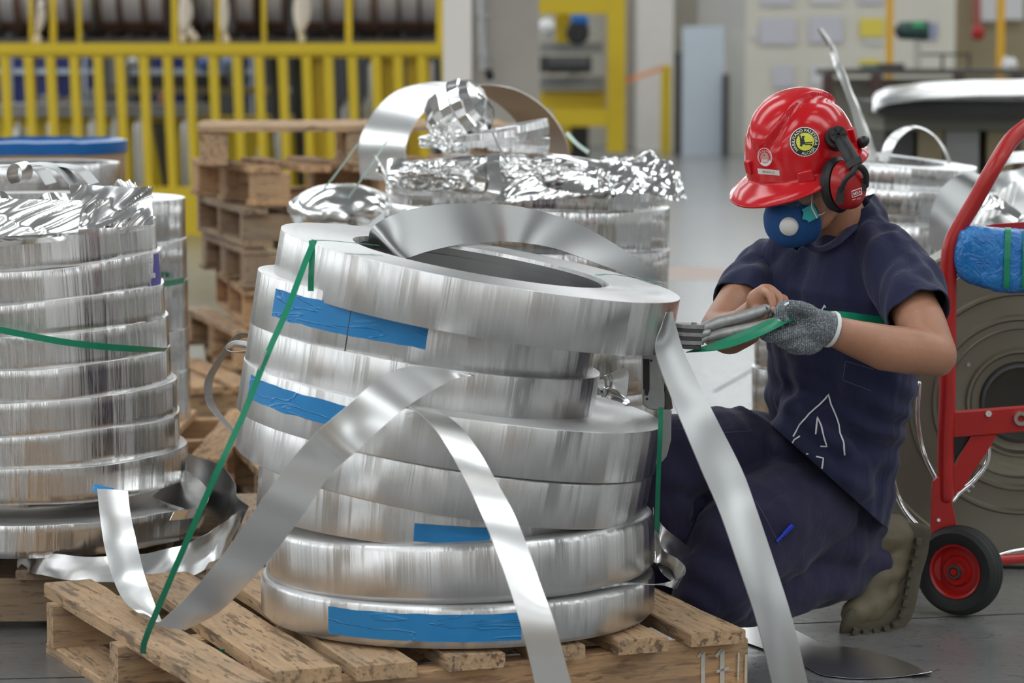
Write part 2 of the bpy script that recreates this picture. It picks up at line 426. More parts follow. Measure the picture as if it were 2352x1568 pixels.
for i in range(3):
    wn += 1; sbox('window_%d' % wn, (-9.5+i*10.5, Y0+0.04, 5.6), (5.6, 0.05, 2.6), M['wing'])
for i in range(3):
    wn += 1; sbox('window_%d' % wn, (X1-0.04, -8+i*10, 6.0), (0.05, 4.6, 1.8), M['wing'])
for i in range(5):
    wn += 1; sbox('window_%d' % wn, (-12.5+i*6.8, Y1-0.04, 5.9), (5.6, 0.05, 3.6), M['wing'])  # high windows out of view, added to brighten coil tops and floor
# unseen columns, dark at the foot, added for contrast in the coil reflections
for (x, y) in ((-6.5, -5), (-1.2, -9), (5.2, -5), (8.5, 2), (-8.5, 3), (10.5, 12), (-11, 12)):
    sbox('column', (x, y, ZC/2), (.55, .55, ZC), M['conc']); sbox('column_facing', (x, y, .75), (.57, .57, 1.5), M['greyd'])
# lamps: rows of twin tubes
lamp0 = None
for i in range(5):
    for j in range(4):
        loc = V((-9+j*6.2, -7+i*4.2, 7.3))
        if lamp0 is None:
            lamp0 = empty('ceiling_lamp', loc, 'twin fluorescent tube lamp hanging from the hall ceiling', 'lamp', 'tube lamps under the hall ceiling')
            MB().box(loc+V((0, 0, .05)), (1.5, .16, .05)).build('lamp_body', M['white'], lamp0, False)
            t_ = MB(); t_.cyl(loc+V((-.72, -.04, 0)), loc+V((.72, -.04, 0)), .018, n=8).build('tube', M['tube'], lamp0)
            t_ = MB(); t_.cyl(loc+V((-.72, .04, 0)), loc+V((.72, .04, 0)), .018, n=8).build('tube', M['tube'], lamp0)
            MB().cyl(loc+V((0, 0, .07)), loc+V((0, 0, ZC-7.32)), .012, n=6).build('hanger', M['grey'], lamp0)
        else:
            copy_tree(lamp0).location = loc
# pillar in view: pale face and grey face, seen cornerwise
def pillar(px0, px1, px2, Y, name, mats, top=ZC):
    a = G(px0, 0, 0); xa = (px0-CX)*S(Y); xm = (px1-CX)*S(Y); xb = (px2-CX)*S(Y)
    wl = xm-xa; wr = xb-xm
    pts = [V((xm, Y, 0)), V((xa, Y+wl*1.6, 0)), V((xa+wr, Y+wl*1.6+.12, 0)), V((xb, Y+.12, 0))]
    return struct(MB().prism(pts, (0, 0, top)).build(name, mats, smooth=False))
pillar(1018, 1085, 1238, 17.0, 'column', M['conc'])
# paler strip laid over its left face and a conduit with its end fitting
xa = (1018-CX)*S(17); xm = (1085-CX)*S(17)
struct(MB().prism([V((xm-.002, 16.985, .0)), V((xa-.004, 16.985+(xm-xa)*1.6, 0)), V((xa-.004, 16.97+(xm-xa)*1.6, 0)), V((xm-.002, 16.97, .0))], (0, 0, ZC-.1)).build('column_facing', M['concl'], smooth=False))
c0 = P(1112, 60, 16.9); cp = empty('conduit_pipe', P(1112, 172, 16.9), 'grey metal conduit running down the concrete pillar', 'pipe')
MB().cyl(P(1112, 160, 16.92), P(1100, -150, 16.92), 0.032).build('pipe', M['steel'], cp)
MB().cyl(P(1113, 130, 16.92), P(1112, 118, 16.92), 0.045).build('collar', M['steel'], cp)
MB().cyl(P(1096, 40, 16.92), P(1120, 38, 16.92), 0.03).build('bracket', M['grey'], cp)
MB().cyl(P(1125, 176, 16.88), P(1121, 164, 16.92), 0.026).build('end_plug', M['black'], cp)

# made-up crates out of view, added for brown streaks in the coil reflections
for i, (x, y, sx_, sz_) in enumerate(((-2.3, 1.9, .9, 1.1), (2.1, 2.2, .8, .9), (-1.1, -2.0, 1.1, 1.2), (1.7, -1.6, .9, 1.0), (-3.4, 4.4, .9, 1.2), (.3, -4.2, 1.2, 1.5))):
    cr_ = empty('reflection_crate', (x, y, 0), 'made-up wooden crate out of view, added for brown reflections in the coils', 'crate', 'unseen crates added for the coil reflections')
    MB().box((x, y, sz_/2), (sx_, sx_, sz_)).build('body', M['wood2'] if i % 2 else M['card'], cr_, False)
    for j in range(4): MB().box((x, y, .08+j*(sz_-.16)/3), (sx_+.04, sx_+.04, .09)).build('slat', M['wood'], cr_, False)
# ---------------- far wall side
struct(MB().box(((1505-CX)*S(38), 38.5, 4.5), (80*S(38), 1.0, 9)).build('wall_pillar', M['concl'], smooth=False))
struct(MB().box(((1445-CX)*S(39), 39.5, 4.5), (60*S(39), 0.6, 9)).build('wall_pillar', M['conc'], smooth=False))
def slab(name, px0, px1, py0, py1, Y, mat, d=0.06, **kw):
    """upright board whose front spans the given picture box at depth Y"""
    a = P(px0, py0, Y); b = P(px1, py1, Y); c = (a+b)/2; c.y += d/2
    return MB().box(c, (b.x-a.x, d, a.z-b.z)).build(name, mat, smooth=False, **kw)
def stand(name, px0, px1, py0, Y, mat, d, label, cat, group=None):
    z = P(px0, py0, Y).z; a = (px0-CX)*S(Y); b = (px1-CX)*S(Y)
    return tag(MB().box(((a+b)/2, Y+d/2, z/2), (b-a, d, z)).build(name, mat, smooth=False), label, cat, group)
def dist_stand(label, px0, px1, py0, Y, mat, d=.08):
    o = stand('sheet_or_gap_shade', px0, px1, py0, Y, mat, d, label, 'panel'); return o
dist_stand('tall pale blue metal sheet leaning upright beside the beige wall pillar', 1566, 1660, 60, 36.0, M['panel'])
dist_stand('tall greyish sheet metal panel standing right of the pale blue sheet', 1676, 1772, 68, 36.2, M['panelg'])
dist_stand('dark strip standing in for the shaded gap left of the pale blue sheet', 1550, 1563, 120, 36.1, M['greyd'])  # shade of the gap beside the sheet, painted as a dark board
dist_stand('dark strip standing in for the shaded gap between the pale blue and the greyish sheets', 1658, 1673, 170, 35.8, M['greyd'])  # dark board coloured as the shade between the two sheets
stand('roller_door', 1600, 1715, -120, 38.6, M['wallg'], .1, 'grey roller door behind the tall metal sheets', 'door')
stand('yellow_bollard', 1518, 1540, 150, 37.0, M['yellow'], .14, 'yellow guard post standing in front of the beige wall pillar', 'post')
# notice board with papers
nb = empty('notice_board', G(1940, 330), 'large cream notice board with pinned papers behind the worker', 'board')
nb.location = V(((1950-CX)*S(30), 30.2, 0))
slab('board', 1716, 2190, -90, 350, 30.2, plain('cream_board', (0.66, 0.63, 0.54), .7, 0, .05, 2), parent=nb)
pm = [plain('paper_white', (.68, .68, .68), .8), plain('paper_lilac', (.58, .57, .62), .8), plain('paper_yellow', (.75, .62, .10), .8)]
for (a, b, c_, d_, m_) in [(1745, 1828, 42, 102, 1), (1860, 1935, 38, 98, 1), (1975, 2030, 42, 85, 2), (1748, 1822, -30, 12, 1), (1862, 1935, -20, 8, 0), (1972, 2028, -60, 8, 1), (1775, 1822, 150, 200, 1), (1862, 1900, 150, 195, 0), (1985, 2030, 90, 100, 0), (1728, 1740, 70, 90, 0), (1975, 2020, 136, 152, 2)]:
    p = slab('paper', a, b, c_, d_, 30.17, pm[m_], .012, parent=nb)
slab('blue_notice', 2118, 2152, 52, 90, 30.17, plain('bluish_paper', (.30, .32, .45), .8), .012, parent=nb)
# brown upper wall on the right with signs
sw = slab('store_partition', 2192, 2420, -120, 390, 31.0, M['wallb'], .2); tag(sw, 'brownish partition right of the cream notice board', 'partition')
for (a, b, c_, d_, lb) in [(2250, 2288, -30, 48, 'white sheet of paper on the brown partition left of the yellow pole'), (2302, 2350, -30, 45, 'white sheet with a drawing on the brown partition right of the yellow pole')]:
    tag(slab('wall_poster', a, b, c_, d_, 30.9, pm[0], .02), lb, 'poster')
hy = empty('fire_extinguisher', P(2246, 85, 30.6), 'red fire extinguisher with a hanging pipe on the brown partition', 'extinguisher')
MB().ell(P(2246, 75, 30.6), (.075, .075, .085)).build('bottle', M['red'], hy); MB().cyl(P(2244, 60, 30.7), P(2242, -80, 30.7), .045).build('pipe', plain('dull_red', (.35, .10, .08), .6), hy)
for (x, lb, yb) in [(2038, 'orange yellow steel pole in front of the cream notice board', 200), (2292, 'orange yellow steel pole in front of the brown partition', 260)]:
    pl = empty('yellow_pole', (((x-CX)*S(27)), 27, 0), lb, 'pole')
    z0 = P(x, 145, 27).z
    MB().box(((x-CX)*S(27), 27, 4.4), (15*S(27), .07, 8.8)).build('pole', M['yellow2'], pl, False)
    MB().box(((x-CX)*S(27), 27, .02), (.3, .3, .04)).build('base_plate', M['iron'], pl, False)
# drill head hanging lamp-like machine
gh = empty('drill_head', P(2100, 110, 24), 'dark green machine head above the long workbench', 'machine')
q = P(2096, 70, 24)
MB().cyl(q+V((-.11, 0, 0)), q+V((.13, 0, 0)), .075, .085).build('motor', plain('dark_green', (.02, .06, .05), .5, 0, .4, 20), gh)
MB().cyl(q+V((-.15, 0, 0)), q+V((-.11, 0, 0)), .03, .075).build('nose', M['black'], gh)
MB().box(q+V((.04, -.02, .05)), (.1, .12, .04)).build('green_light', plain('bright_green', (.05, .45, .15), .5), gh)
MB().cyl(q+V((.04, 0, -.07)), V((q.x+.04, q.y, P(2090, 168, 24).z)), .03).build('column', plain('cream_paint', (.5, .48, .42), .6), gh)
# long workbench
wb = empty('workbench', (((2130-CX)*S(24)), 24, 0), 'long dark workbench with brown legs behind the metal rolls', 'bench')
z1 = P(0, 158, 24).z; z2 = P(0, 172, 24).z
MB().box(((2150-CX)*S(24), 24.3, (z1+z2)/2), (520*S(24), .8, z1-z2)).build('bench_top', M['iron'], wb, False)
for x in (1897, 2008, 2196, 2330):
    MB().box(((x-CX)*S(24), 23.95, z2/2), (24*S(24), .1, z2)).build('leg', M['brown'], wb, False)
MB().prism([V(((2010-CX)*S(24), 23.93, z2-.0)), V(((2045-CX)*S(24), 23.93, z2-.17)), V(((2045-CX)*S(24), 23.93, z2-.21)), V(((2005-CX)*S(24), 23.93, z2-.1))], (0, .05, 0)).build('brace', M['brown'], wb, False)
MB().prism([V(((1897-CX)*S(24), 23.93, z2-.2)), V(((1925-CX)*S(24), 23.93, z2-.42)), V(((1915-CX)*S(24), 23.93, z2-.46)), V(((1890-CX)*S(24), 23.93, z2-.3))], (0, .05, 0)).build('brace', M['brown'], wb, False)
MB().box(((2150-CX)*S(24), 24.4, .25), (480*S(24), .6, .05)).build('low_shelf', M['grey'], wb, False)
slab('bench_back_panel', 1900, 2352, 180, 350, 24.6, plain('bench_beige', (.33, .31, .25), .7), .05, parent=wb)
def bitem(name, x0, x1, y0, y1, mat, lb, cat, Y=24.2):
    return tag(slab(name, x0, x1, y0, y1, Y, mat, .2), lb, cat)
bitem('tool_box', 2020, 2078, 146, 158, M['greyd'], 'dark grey toolbox on the long workbench below the yellow pole', 'toolbox')
bitem('small_rack', 2105, 2230, 122, 128, M['iron'], 'dark thin shelf rack standing on the workbench', 'rack')
for x in (2108, 2165, 2226): tag(slab('rack_post', x-3, x+3, 124, 158, 24.2, M['iron'], .02), None); 
for o in [o for o in COL.objects if o.name.startswith('rack_post')]: setpar(o, bpy.data.objects['small_rack'])
bitem('parts_bin', 1982, 2016, 148, 158, plain('teal_bin', (.10, .2, .2), .6), 'small teal bin on the workbench left of the toolbox', 'bin')
rg = MB().ell(P(2318, 150, 24.1), (.07, .06, .07), n=12)
for i_, p in enumerate(rg.v): rg.v[i_] = p+V((noise.noise(p*25)*.04, 0, noise.noise(p*20+V((3, 3, 3)))*.05))
tag(rg.build('paper_rag', M['white']), 'crumpled white rag on the right end of the workbench', 'rag')
# big rolled sheet machine bed
mb_ = empty('sheet_roll', (((2190-CX)*S(13)), 13.4, 0), 'wide bright metal sheet draped over a grey green machine bed', 'metal sheet')
za = P(0, 205, 13).z
prof = [(2005, 222), (2012, 212), (2040, 200), (2120, 190), (2240, 184), (2420, 182)]
rows = []
for (x, y) in prof: rows.append([P(x, y+34, 12.9), P(x, y+26, 12.95), P(x, y+12, 13.1), P(x, y+3, 13.6), P(x, y, 14.2)])
MB().grid(rows, .01).build('sheet', M['sheet'], mb_)
MB().box(((2225-CX)*S(13), 13.6, P(0, 250, 13).z), (410*S(13), 1.0, .06)).build('bed', M['greyd'], mb_, False)
MB().box(((2240-CX)*S(13), 13.75, P(0, 282, 13).z), (380*S(13), .8, .09)).build('apron', plain('olive_grey', (.19, .185, .15), .6), mb_, False)
for (x, w_, m_) in ((2090, 70, 'greyd'), (2165, 60, 'wallb'), (2240, 80, 'grey'), (2330, 60, 'wallb')):
    zt = P(0, 290, 13).z
    MB().box(((x-CX)*S(13), 13.7, zt/2), (w_*S(13), .6, zt)).build('support', M[m_], mb_, False)

# ---------------- yellow frame of the right hand machine
yf = empty('yellow_machine', (((1415-CX)*S(33)), 33, 0), 'heavy yellow steel machine frame right of the concrete pillar', 'machine frame')
def fbar(name, x0, x1, y0, y1, Y=33, m='yellow', d=.25): slab(name, x0, x1, y0, y1, Y, M[m], d, parent=yf)
fbar('post', 1396, 1436, -60, 350); fbar('top_beam', 1236, 1396, -8, 32); fbar('middle_beam', 1270, 1396, 250, 290)
fbar('post', 1276, 1310, 32, 98, 33.4); fbar('low_panel', 1240, 1390, 208, 252, 33.4, 'yellow', .1); fbar('rear_post', 1292, 1310, 290, 350, 33.6)
fbar('shelf', 1240, 1385, 98, 122, 33.2, 'grey', .5); fbar('shelf', 1240, 1388, 176, 206, 33.2, 'grey', .5)
for (nm, a, b, c_, d_, m_, lb, cat) in [
  ('tyre', 1308, 1345, 52, 98, 'rubber', 'black tyre on the top shelf of the yellow machine frame', 'tyre'),
  ('blue_drum', 1312, 1350, 34, 60, 'bluefilm', 'blue drum behind the black tyre on the yellow frame', 'drum'),
  ('plastic_bag', 1238, 1276, 40, 84, 'white', 'white plastic bag hanging beside the pillar on the yellow frame', 'bag'),
  ('motor_block', 1240, 1358, 124, 172, 'greyd', 'dark motor block between the two shelves of the yellow frame', 'motor'),
  ('yellow_box', 1250, 1292, 148, 166, 'yellow2', 'small yellow box in front of the dark motor block', 'box'),
  ('white_bundle', 1300, 1338, 140, 176, 'white', 'white and blue bundle lying on the lower shelf of the yellow frame', 'bundle')]:
    a_ = P(a, c_, 33.0); b_ = P(b, d_, 33.0); c = (a_+b_)/2
    o = MB()
    if nm in ('tyre',): o.lathe([(.03, -.08), (.11, -.08), (.14, 0), (.11, .08), (.03, .08)], 24, Matrix.Translation(c) @ Matrix.Rotation(R(90), 4, 'X'))
    elif nm in ('blue_drum',): o.cyl(c-V((.1, 0, 0)), c+V((.1, 0, 0)), (a_.z-b_.z)/2)
    elif nm == 'motor_block':
        o.box(c, (b_.x-a_.x, .3, (a_.z-b_.z)*.8)); o.cyl(c-V((.2, .2, 0)), c+V((.25, -.2, 0)), .1)
    else:
        o.ell(c, ((b_.x-a_.x)/2, .12, (a_.z-b_.z)/2), n=14)
        for i_, p in enumerate(o.v): o.v[i_] = p+V((noise.noise(p*13)*.05, 0, noise.noise(p*11)*.05))
    tag(o.build(nm, M[m_]), lb, cat)
stand('tyre_housing', 1308, 1352, 290, 34.5, M['black'], .4, 'black rubber wheel housing under the yellow machine frame', 'wheel')
bt = strap([P(1436, 185, 32.9), P(1465, 176, 32.9), P(1524, 156, 36.96)], .05, .01, 8); tag(bt.build('barrier_tape', plain('orange_tape', (.75, .25, .06), .6)), 'orange barrier tape tied to the yellow frame', 'tape')

# ---------------- yellow railing and the reel rack on the left
YR = 20.0
ra = empty('yellow_railing', (((500-CX)*S(YR)), YR, 0), 'long yellow steel railing with upright bars behind the pallets', 'railing')
slab('top_rail', -30, 1018, 99, 124, YR, M['yellow'], .12, parent=ra)
slab('rail_lip', -30, 1018, 124, 132, YR+.03, M['yellow'], .05, parent=ra)
xs = [-38+53*i+(i % 3-1)*1.5 for i in range(21)]
z0, z1 = P(0, 128, YR).z, P(0, 436, YR).z
bm_ = MB()
hw = 10.5*S(YR)
for i, x in enumerate(xs):
    xt = (x-CX)*S(YR); xb = (x+9-CX)*S(YR)
    b_ = MB().prism([V((xt-hw, YR, z0)), V((xt+hw, YR, z0)), V((xb+hw*.8, YR, z1)), V((xb-hw*.8, YR, z1))], (0, .08, 0))
    b_.build('rail_bar', M['yellow'], ra, False)
slab('kick_plate', -30, 1018, 430, 545, YR-.02, M['yellow'], .14, parent=ra)
for x in (725, 900, 960): slab('yellow_plate', x-26, x+30, 132, 430, YR+.12, M['yellow'], .04, parent=ra)
# plates behind
mach = empty('press_base', (((400-CX)*S(YR)), YR+1.6, 0), 'long yellow machine base behind the railing bars', 'machine')
slab('base_body', -30, 700, 268, 540, YR+1.6, M['yellow'], .6, parent=mach)
slab('base_ledge', -30, 460, 240, 268, YR+1.4, M['grey'], .8, parent=mach)
# navy boards with pale frames
for i, (a, b) in enumerate(((-20, 82), (86, 160), (164, 236), (352, 420), (566, 596))):
    t_ = empty('navy_board', P((a+b)/2, 240, YR+3), ['navy board in a pale frame, first from the left behind the railing', 'navy board in a pale frame, second from the left behind the railing', 'navy board in a pale frame, third from the left behind the railing', 'navy board between the two groups behind the railing', 'small navy board right of the white bench'][i], 'board')
    slab('board', a, b, 132, 240, YR+3, M['navy'], .05, parent=t_)
    slab('frame_bar', a, b, 158, 170, YR+2.97, M['panel'], .03, parent=t_)
    MB().box((((a+b)/2-CX)*S(YR+2.95), YR+2.95, P(0, 132, YR+3).z/2), (8*S(YR), .03, P(0, 132, YR+3).z)).build('frame_post', M['panel'], t_, False)
slab('machine_wall', -60, 1030, -60, 420, YR+5, M['greyd'], .3)
tag(bpy.data.objects['machine_wall'], 'dark machine housing closing the view behind the cable reels', 'machine')
for (x0, x1, y0, y1, m_, nm, lb, cat) in [
  (300, 528, 158, 172, 'panel', 'white_bench', 'white topped bench behind the railing', 'bench'),
  (302, 526, 173, 200, 'greyd', 'bench_drawer', 'dark drawer unit under the white topped bench', 'drawers'),
  (250, 660, 200, 216, 'wallb', 'guide_rail', 'olive guide rail below the white topped bench', 'rail'),
  (-20, 120, 252, 266, 'panel', 'white_table', 'white table edge at the far left behind the railing', 'table'),
  (88, 120, 218, 250, 'grey', 'control_box', 'grey control box on the far left table', 'box'),
  (142, 172, 225, 262, 'wallb', 'small_crate', 'brown crate right of the grey control box', 'crate'),
  (196, 226, 205, 265, 'grey', 'steel_cabinet', 'grey steel cabinet behind the railing', 'cabinet'),
  (250, 278, 132, 195, 'grey', 'glass_cover', 'greenish grey cover left of the white topped bench', 'cover'),
  (310, 330, 216, 268, 'black', 'black_case', 'black case under the olive guide rail, left one', 'case'),
  (412, 440, 216, 255, 'navy', 'black_case', 'dark case under the olive guide rail, middle one', 'case'),
  (464, 486, 216, 250, 'black', 'black_case', 'black case under the olive guide rail, right one', 'case')]:
    tag(slab(nm, x0, x1, y0, y1, YR+2.2, M[m_], .4), lb, cat)
for (x, y, rx, ry, m_, lb) in [(376, 230, 14, 20, plain('orange_skin', (.55, .22, .1), .6), 'orange bundle behind the railing between black cases'), (524, 152, 20, 26, plain('pale_blue_cloth', (.28, .38, .62), .7), 'pale blue cloth heap beside the white topped bench'), (470, 148, 16, 18, plain('mid_blue_cloth', (.1, .2, .55), .7), 'mid blue cloth on the white topped bench'), (305, 142, 12, 12, M['white'], 'white cup shape on the white topped bench')]:
    tag(MB().ell(P(x, y, YR+2.1), (rx*S(YR), .1, ry*S(YR))).build('cloth_bundle', m_), lb, 'bundle')
for i, x in enumerate((638, 690, 735)):
    o = MB()
    o.cyl(P(x-6, 135, YR+1.2), P(x+8, 430, YR+1.2), .05); o.cyl(P(x+6, 220, YR+1.1), P(x+12, 430, YR+1.1), .03)
    tag(o.build('dark_column', M['greyd']), ['dark machine column, left one of three behind the railing', 'dark machine column, middle one of three behind the railing', 'dark machine column, right one of three behind the railing'][i], 'column')
# silver rollers with domed tops standing behind the bars
sx = [(42, 290, 12), (68, 286, 10), (120, 276, 13), (178, 280, 14), (216, 276, 17), (240, 292, 9), (264, 282, 12), (325, 276, 21), (430, 276, 16), (602, 330, 12), (640, 300, 10), (800, 238, 18), (842, 236, 11), (858, 140, 14), (986, 140, 10)]
words = ['first', 'second', 'third', 'fourth', 'fifth', 'sixth', 'seventh', 'eighth', 'ninth', 'tenth', 'eleventh', 'twelfth', 'thirteenth', 'fourteenth', 'fifteenth']
for i, (x, y, r) in enumerate(sx):
    rr = r*S(YR); t = P(x, y, YR+.6); prof = [(rr, 0.0), (rr, t.z-rr*.9), (rr*.75, t.z-rr*.3), (rr*.45, t.z-rr*.25), (rr*.45, t.z+.02), (0.001, t.z+.04)]
    tag(MB().lathe([(a, b) for a, b in prof], 20, Matrix.Translation((t.x, t.y, 0))).build('steel_roller', M['steel']), words[i]+' silver roller with a domed cap, counted from the left behind the bars', 'roller', 'silver rollers behind the yellow bars')
o = MB(); o.cyl(P(362, 280, YR+.3), P(408, 536, YR+.3), .045); tag(o.build('black_hose', M['greyd']), 'dark slanting hose between the silver rollers', 'hose')
# rack of reels above the rail
rk = empty('reel_rack', (((500-CX)*S(YR+1)), YR+1.5, 0), 'dark shelf carrying the row of cable reels above the railing', 'rack')
slab('shelf', -30, 1018, 88, 100, YR+.7, M['iron'], 1.0, parent=rk)
slab('shelf_back', -30, 1018, 74, 92, YR+1.78, M['greyd'], .1, parent=rk)
ymat = [(120, 0), (180, 1), (400, 0), (500, 1), (605, 1), (800, 0), (1010, 0), (70, 1)]
for (x, k_) in ymat: slab('post', x-8+k_*2, x+8-k_*2, -90, 100, YR+.2+.3*k_, M['yellow'], .06, parent=rk)
wind = N('wound_wire', .45, .3, (.55, .52, .54))
wind.set('Base Color', wind.mix(wind.ramp(wind.n('ShaderNodeTexWave', iVector=wind.co(), iScale=14.0, iDistortion=1.0, bands_direction='X').outputs['Fac'], [(.3, (0, 0, 0)), (.7, (1, 1, 1))]), (.50, .47, .49), (.86, .83, .85)))
M['wind'] = wind.m
M['flange'] = plain('reel_flange_brown', (.13, .075, .05), .6, 0, .3, 3)
rx = [-8, 38, 90, 152, 212, 270, 320, 372, 458, 484, 575, 640, 726, 782, 840, 895, 945, 990]
YW = YR+1.3; first = None
for i, x in enumerate(rx):
    c = V(((x-CX)*S(YW), YW, P(0, 92, YW).z+.40)); hwid = (22 if i % 3 else 26)*S(YW)
    e = empty('cable_reel', c-V((0, 0, .4)), ('cable reel wound with pale wire, %s from the left on the rack' % (words+['sixteenth', 'seventeenth', 'eighteenth'])[i]), 'reel', 'cable reels on the rack')
    mt = Matrix.Translation(c) @ Matrix.Rotation(R(90), 4, 'Y')
    MB().lathe([(.345, -hwid*.85), (.345, hwid*.85)], 28, mt).build('winding', M['wind'], e)
    for s_ in (-1, 1):
        MB().lathe([(.02, s_*hwid-.012), (.40, s_*hwid-.012), (.40, s_*hwid+.012), (.02, s_*hwid+.012)], 28, mt, closed=True).build('flange', M['flange'] if i % 4 else M['steel'], e)
    MB().lathe([(.349, -hwid*.82), (.349, hwid*.82)], 28, mt, a0=R(320), a1=R(345)).build('label_band', plain('rust_band', (.28, .15, .11), .7), e)
# pale rags hanging between the reels
for i, (x, y0, y1, w_, bnd) in enumerate([(92, -5, 92, 9, 14), (424, -20, 92, 16, 12), (438, 60, 94, 7, -4), (515, -20, 95, 10, 3), (692, -25, 94, 20, 6)]):
    A = []; B = []
    for t in range(7):
        u = t/6; ww = w_*sin(pi*min(1, .12+u*.95)); xc = x+bnd*sin(u*2.6)-bnd*u*1.6
        A.append((xc-ww, y0+(y1-y0)*u, YR+.1+.05*sin(u*3))); B.append((xc+ww, y0+(y1-y0)*u+3, YR+.13))
    tag(ribbon(A, B, 24, 4, .01, .05).build('hanging_rag', M['cloth_w']), ['thin cream rag, first from the left in front of the reels', 'broad cream rag, second from the left in front of the reels', 'short cream rag beside the second one', 'narrow cream rag in the middle of the reels', 'broad leaf-shaped cream rag, last on the right in front of the reels'][i], 'rag')
# ---------------- pallets
def board_mesh(L, W, T, name='board_shape', seed=0, mat=None, seg=10):
    """board along x with slightly uneven edges, 60 or so faces"""
    rnd = random.Random(seed); mb = MB(); rows = []
    bev = min(.003, T*.2)
    for i in range(seg+1):
        x = -L/2+L*i/seg; e0 = rnd.uniform(-1, 1)*.0025; e1 = rnd.uniform(-1, 1)*.0025; z = rnd.uniform(-1, 1)*.0012
        if i in (0, seg): x += rnd.uniform(-.004, .004)
        rows.append([V((x, -W/2+e0, -T/2)), V((x, W/2+e1, -T/2)), V((x, W/2+e1, T/2-bev+z)), V((x, W/2+e1-bev, T/2+z)), V((x, -W/2+e0+bev, T/2+z)), V((x, -W/2+e0, T/2-bev+z))])
    n = 6; vs = [p for r in rows for p in r]; fs = []
    for i in range(seg):
        for j in range(n): fs.append((i*n+j, i*n+(j+1) % n, (i+1)*n+(j+1) % n, (i+1)*n+j))
    fs += [tuple(range(n))[::-1], tuple(seg*n+j for j in range(n))]
    me = bpy.data.meshes.new(name); me.from_pydata(vs, [], fs)
    bm = bmesh.new(); bm.from_mesh(me); bmesh.ops.recalc_face_normals(bm, faces=bm.faces); bm.to_mesh(me); bm.free()
    me.materials.append(mat); return me
_bc = {}
def put_board(name, par, loc, L, W, T, rz, mat, seed):
    key = (round(L, 3), round(W, 3), round(T, 3), seed, mat.name)
    if key not in _bc: _bc[key] = board_mesh(L, W, T, 'board_shape', seed, mat)
    o = bpy.data.objects.new(name, _bc[key]); COL.objects.link(o); o.parent = par; o.location = loc; o.rotation_euler = (0, 0, rz); return o
def pallet(loc, rz, L, W, label, mat='wood', n=7, bw=.1, group=None, blocks=False, tilt=(0, 0), drop=()):
    """deck boards run along local y (W), bearers along local x (L); height 0.14"""
    e = empty('wooden_pallet', loc, label, 'pallet', group); e.rotation_euler = (tilt[0], tilt[1], rz)
    for i in range(n):
        if i in drop: continue
        put_board('deck_board', e, (-L/2+bw/2+(L-bw)*i/(n-1), random.uniform(-.008, .008), .128), W, bw+random.uniform(-.008, .008), .022, R(90)+random.uniform(-.012, .012), M[mat], i % 4)
    for j in range(3):
        y = (-W/2+.05, 0, W/2-.05)[j]
        if blocks:
            for i in range(3): put_board('block', e, (-L/2+.07+(L-.14)*i/2, y, .068), .13, .1, .096, 0, M[mat], 9)
        else: put_board('bearer', e, (0, y, .068), L, .045 if j == 1 else .05, .096, 0, M[mat], 5)
    for j in range(3):
        y = (-W/2+.05, 0, W/2-.05)[j]
        if blocks: put_board('bottom_board', e, (0, y, .01), L, .1, .02, 0, M[mat], 6)
        else: put_board('bottom_board', e, ((-L/2+.06, 0, L/2-.06)[j], 0, .01), W, .1, .02, R(90), M[mat], 6)
    return e
# the front pallet
A0 = V((-.545, 4.985, 0)); u_ = V((.903, .43, 0)); v_ = V((-.392, .92, 0))
fp = empty('wooden_pallet', A0+u_*.6+v_*.5, 'rough wooden pallet under the front stack of tilted metal coils', 'pallet')
fp.rotation_euler = (0, 0, atan2(u_.y, u_.x))
import itertools
def uv(u, v, z): return V((u-.6, v-.5, z))
ur = [.012, .185, .345, .520, .700, .867, 1.048]; bwid = [.105, .125, .115, .11, .10, .11, .115]
for i, (u, b) in enumerate(zip(ur, bwid)):
    o = put_board('deck_board', fp, uv(u+.02, .50+(.02 if i == 1 else 0), .1265), 1.04 if i else 1.1, b, .028, R(85.5+[.5, 1, -.5, .4, -.4, .6, -1][i]), M['wood'], 10+i)
    if i == 0: o.rotation_euler = (0, R(-.0), R(90)); o.location.z = .124
for j, v in enumerate((.045, .50, .955)):
    put_board('bearer', fp, uv(.536, v, .066), 1.15 if j == 0 else 1.15, .05, .092, 0, M['wood3'] if j == 0 else M['wood'], 20+j)
for j in range(3): put_board('bottom_board', fp, uv((.02, .54, 1.05)[j], .5, .01), 1.0, .1, .02, R(90), M['wood'], 6)
# nails and painted 11 L on the bearer end
def letters(txt, size, mat, name, ext=.0004, fn=None, spacing=1.0):
    cu = bpy.data.curves.new(name, 'FONT'); cu.body = txt; cu.size = size; cu.extrude = ext; cu.align_x = 'CENTER'; cu.align_y = 'CENTER'; cu.space_character = spacing
    cu.offset = size*.012
    o = bpy.data.objects.new(name, cu); COL.objects.link(o)
    dg = bpy.context.evaluated_depsgraph_get(); me = bpy.data.meshes.new_from_object(o.evaluated_get(dg))
    bpy.data.objects.remove(o); me.materials.clear(); me.materials.append(mat); me.name = name
    o = bpy.data.objects.new(name, me); COL.objects.link(o); return o
chalk = plain('chalk_paint', (.62, .58, .50), .85, 0, .25, 60)
def mark(nm, quads):
    mb = MB()
    for (u0, z0, u1, z1, w_) in quads:
        d_ = V((u1-u0, 0, z1-z0)); n_ = V((-d_.z, 0, d_.x)).normalized()*w_/2; p_, q_ = uv(u0, .016, z0), uv(u1, .016, z1)
        mb.prism([p_-n_, q_-n_, q_+n_, p_+n_], (0, .001, 0))
    o = mb.build(nm, chalk, smooth=False, origin=(0, 0, 0)); o.parent = fp
mark('painted_mark', [(1.004, .018, 1.004, .094, .009), (.992, .084, 1.004, .095, .006)])
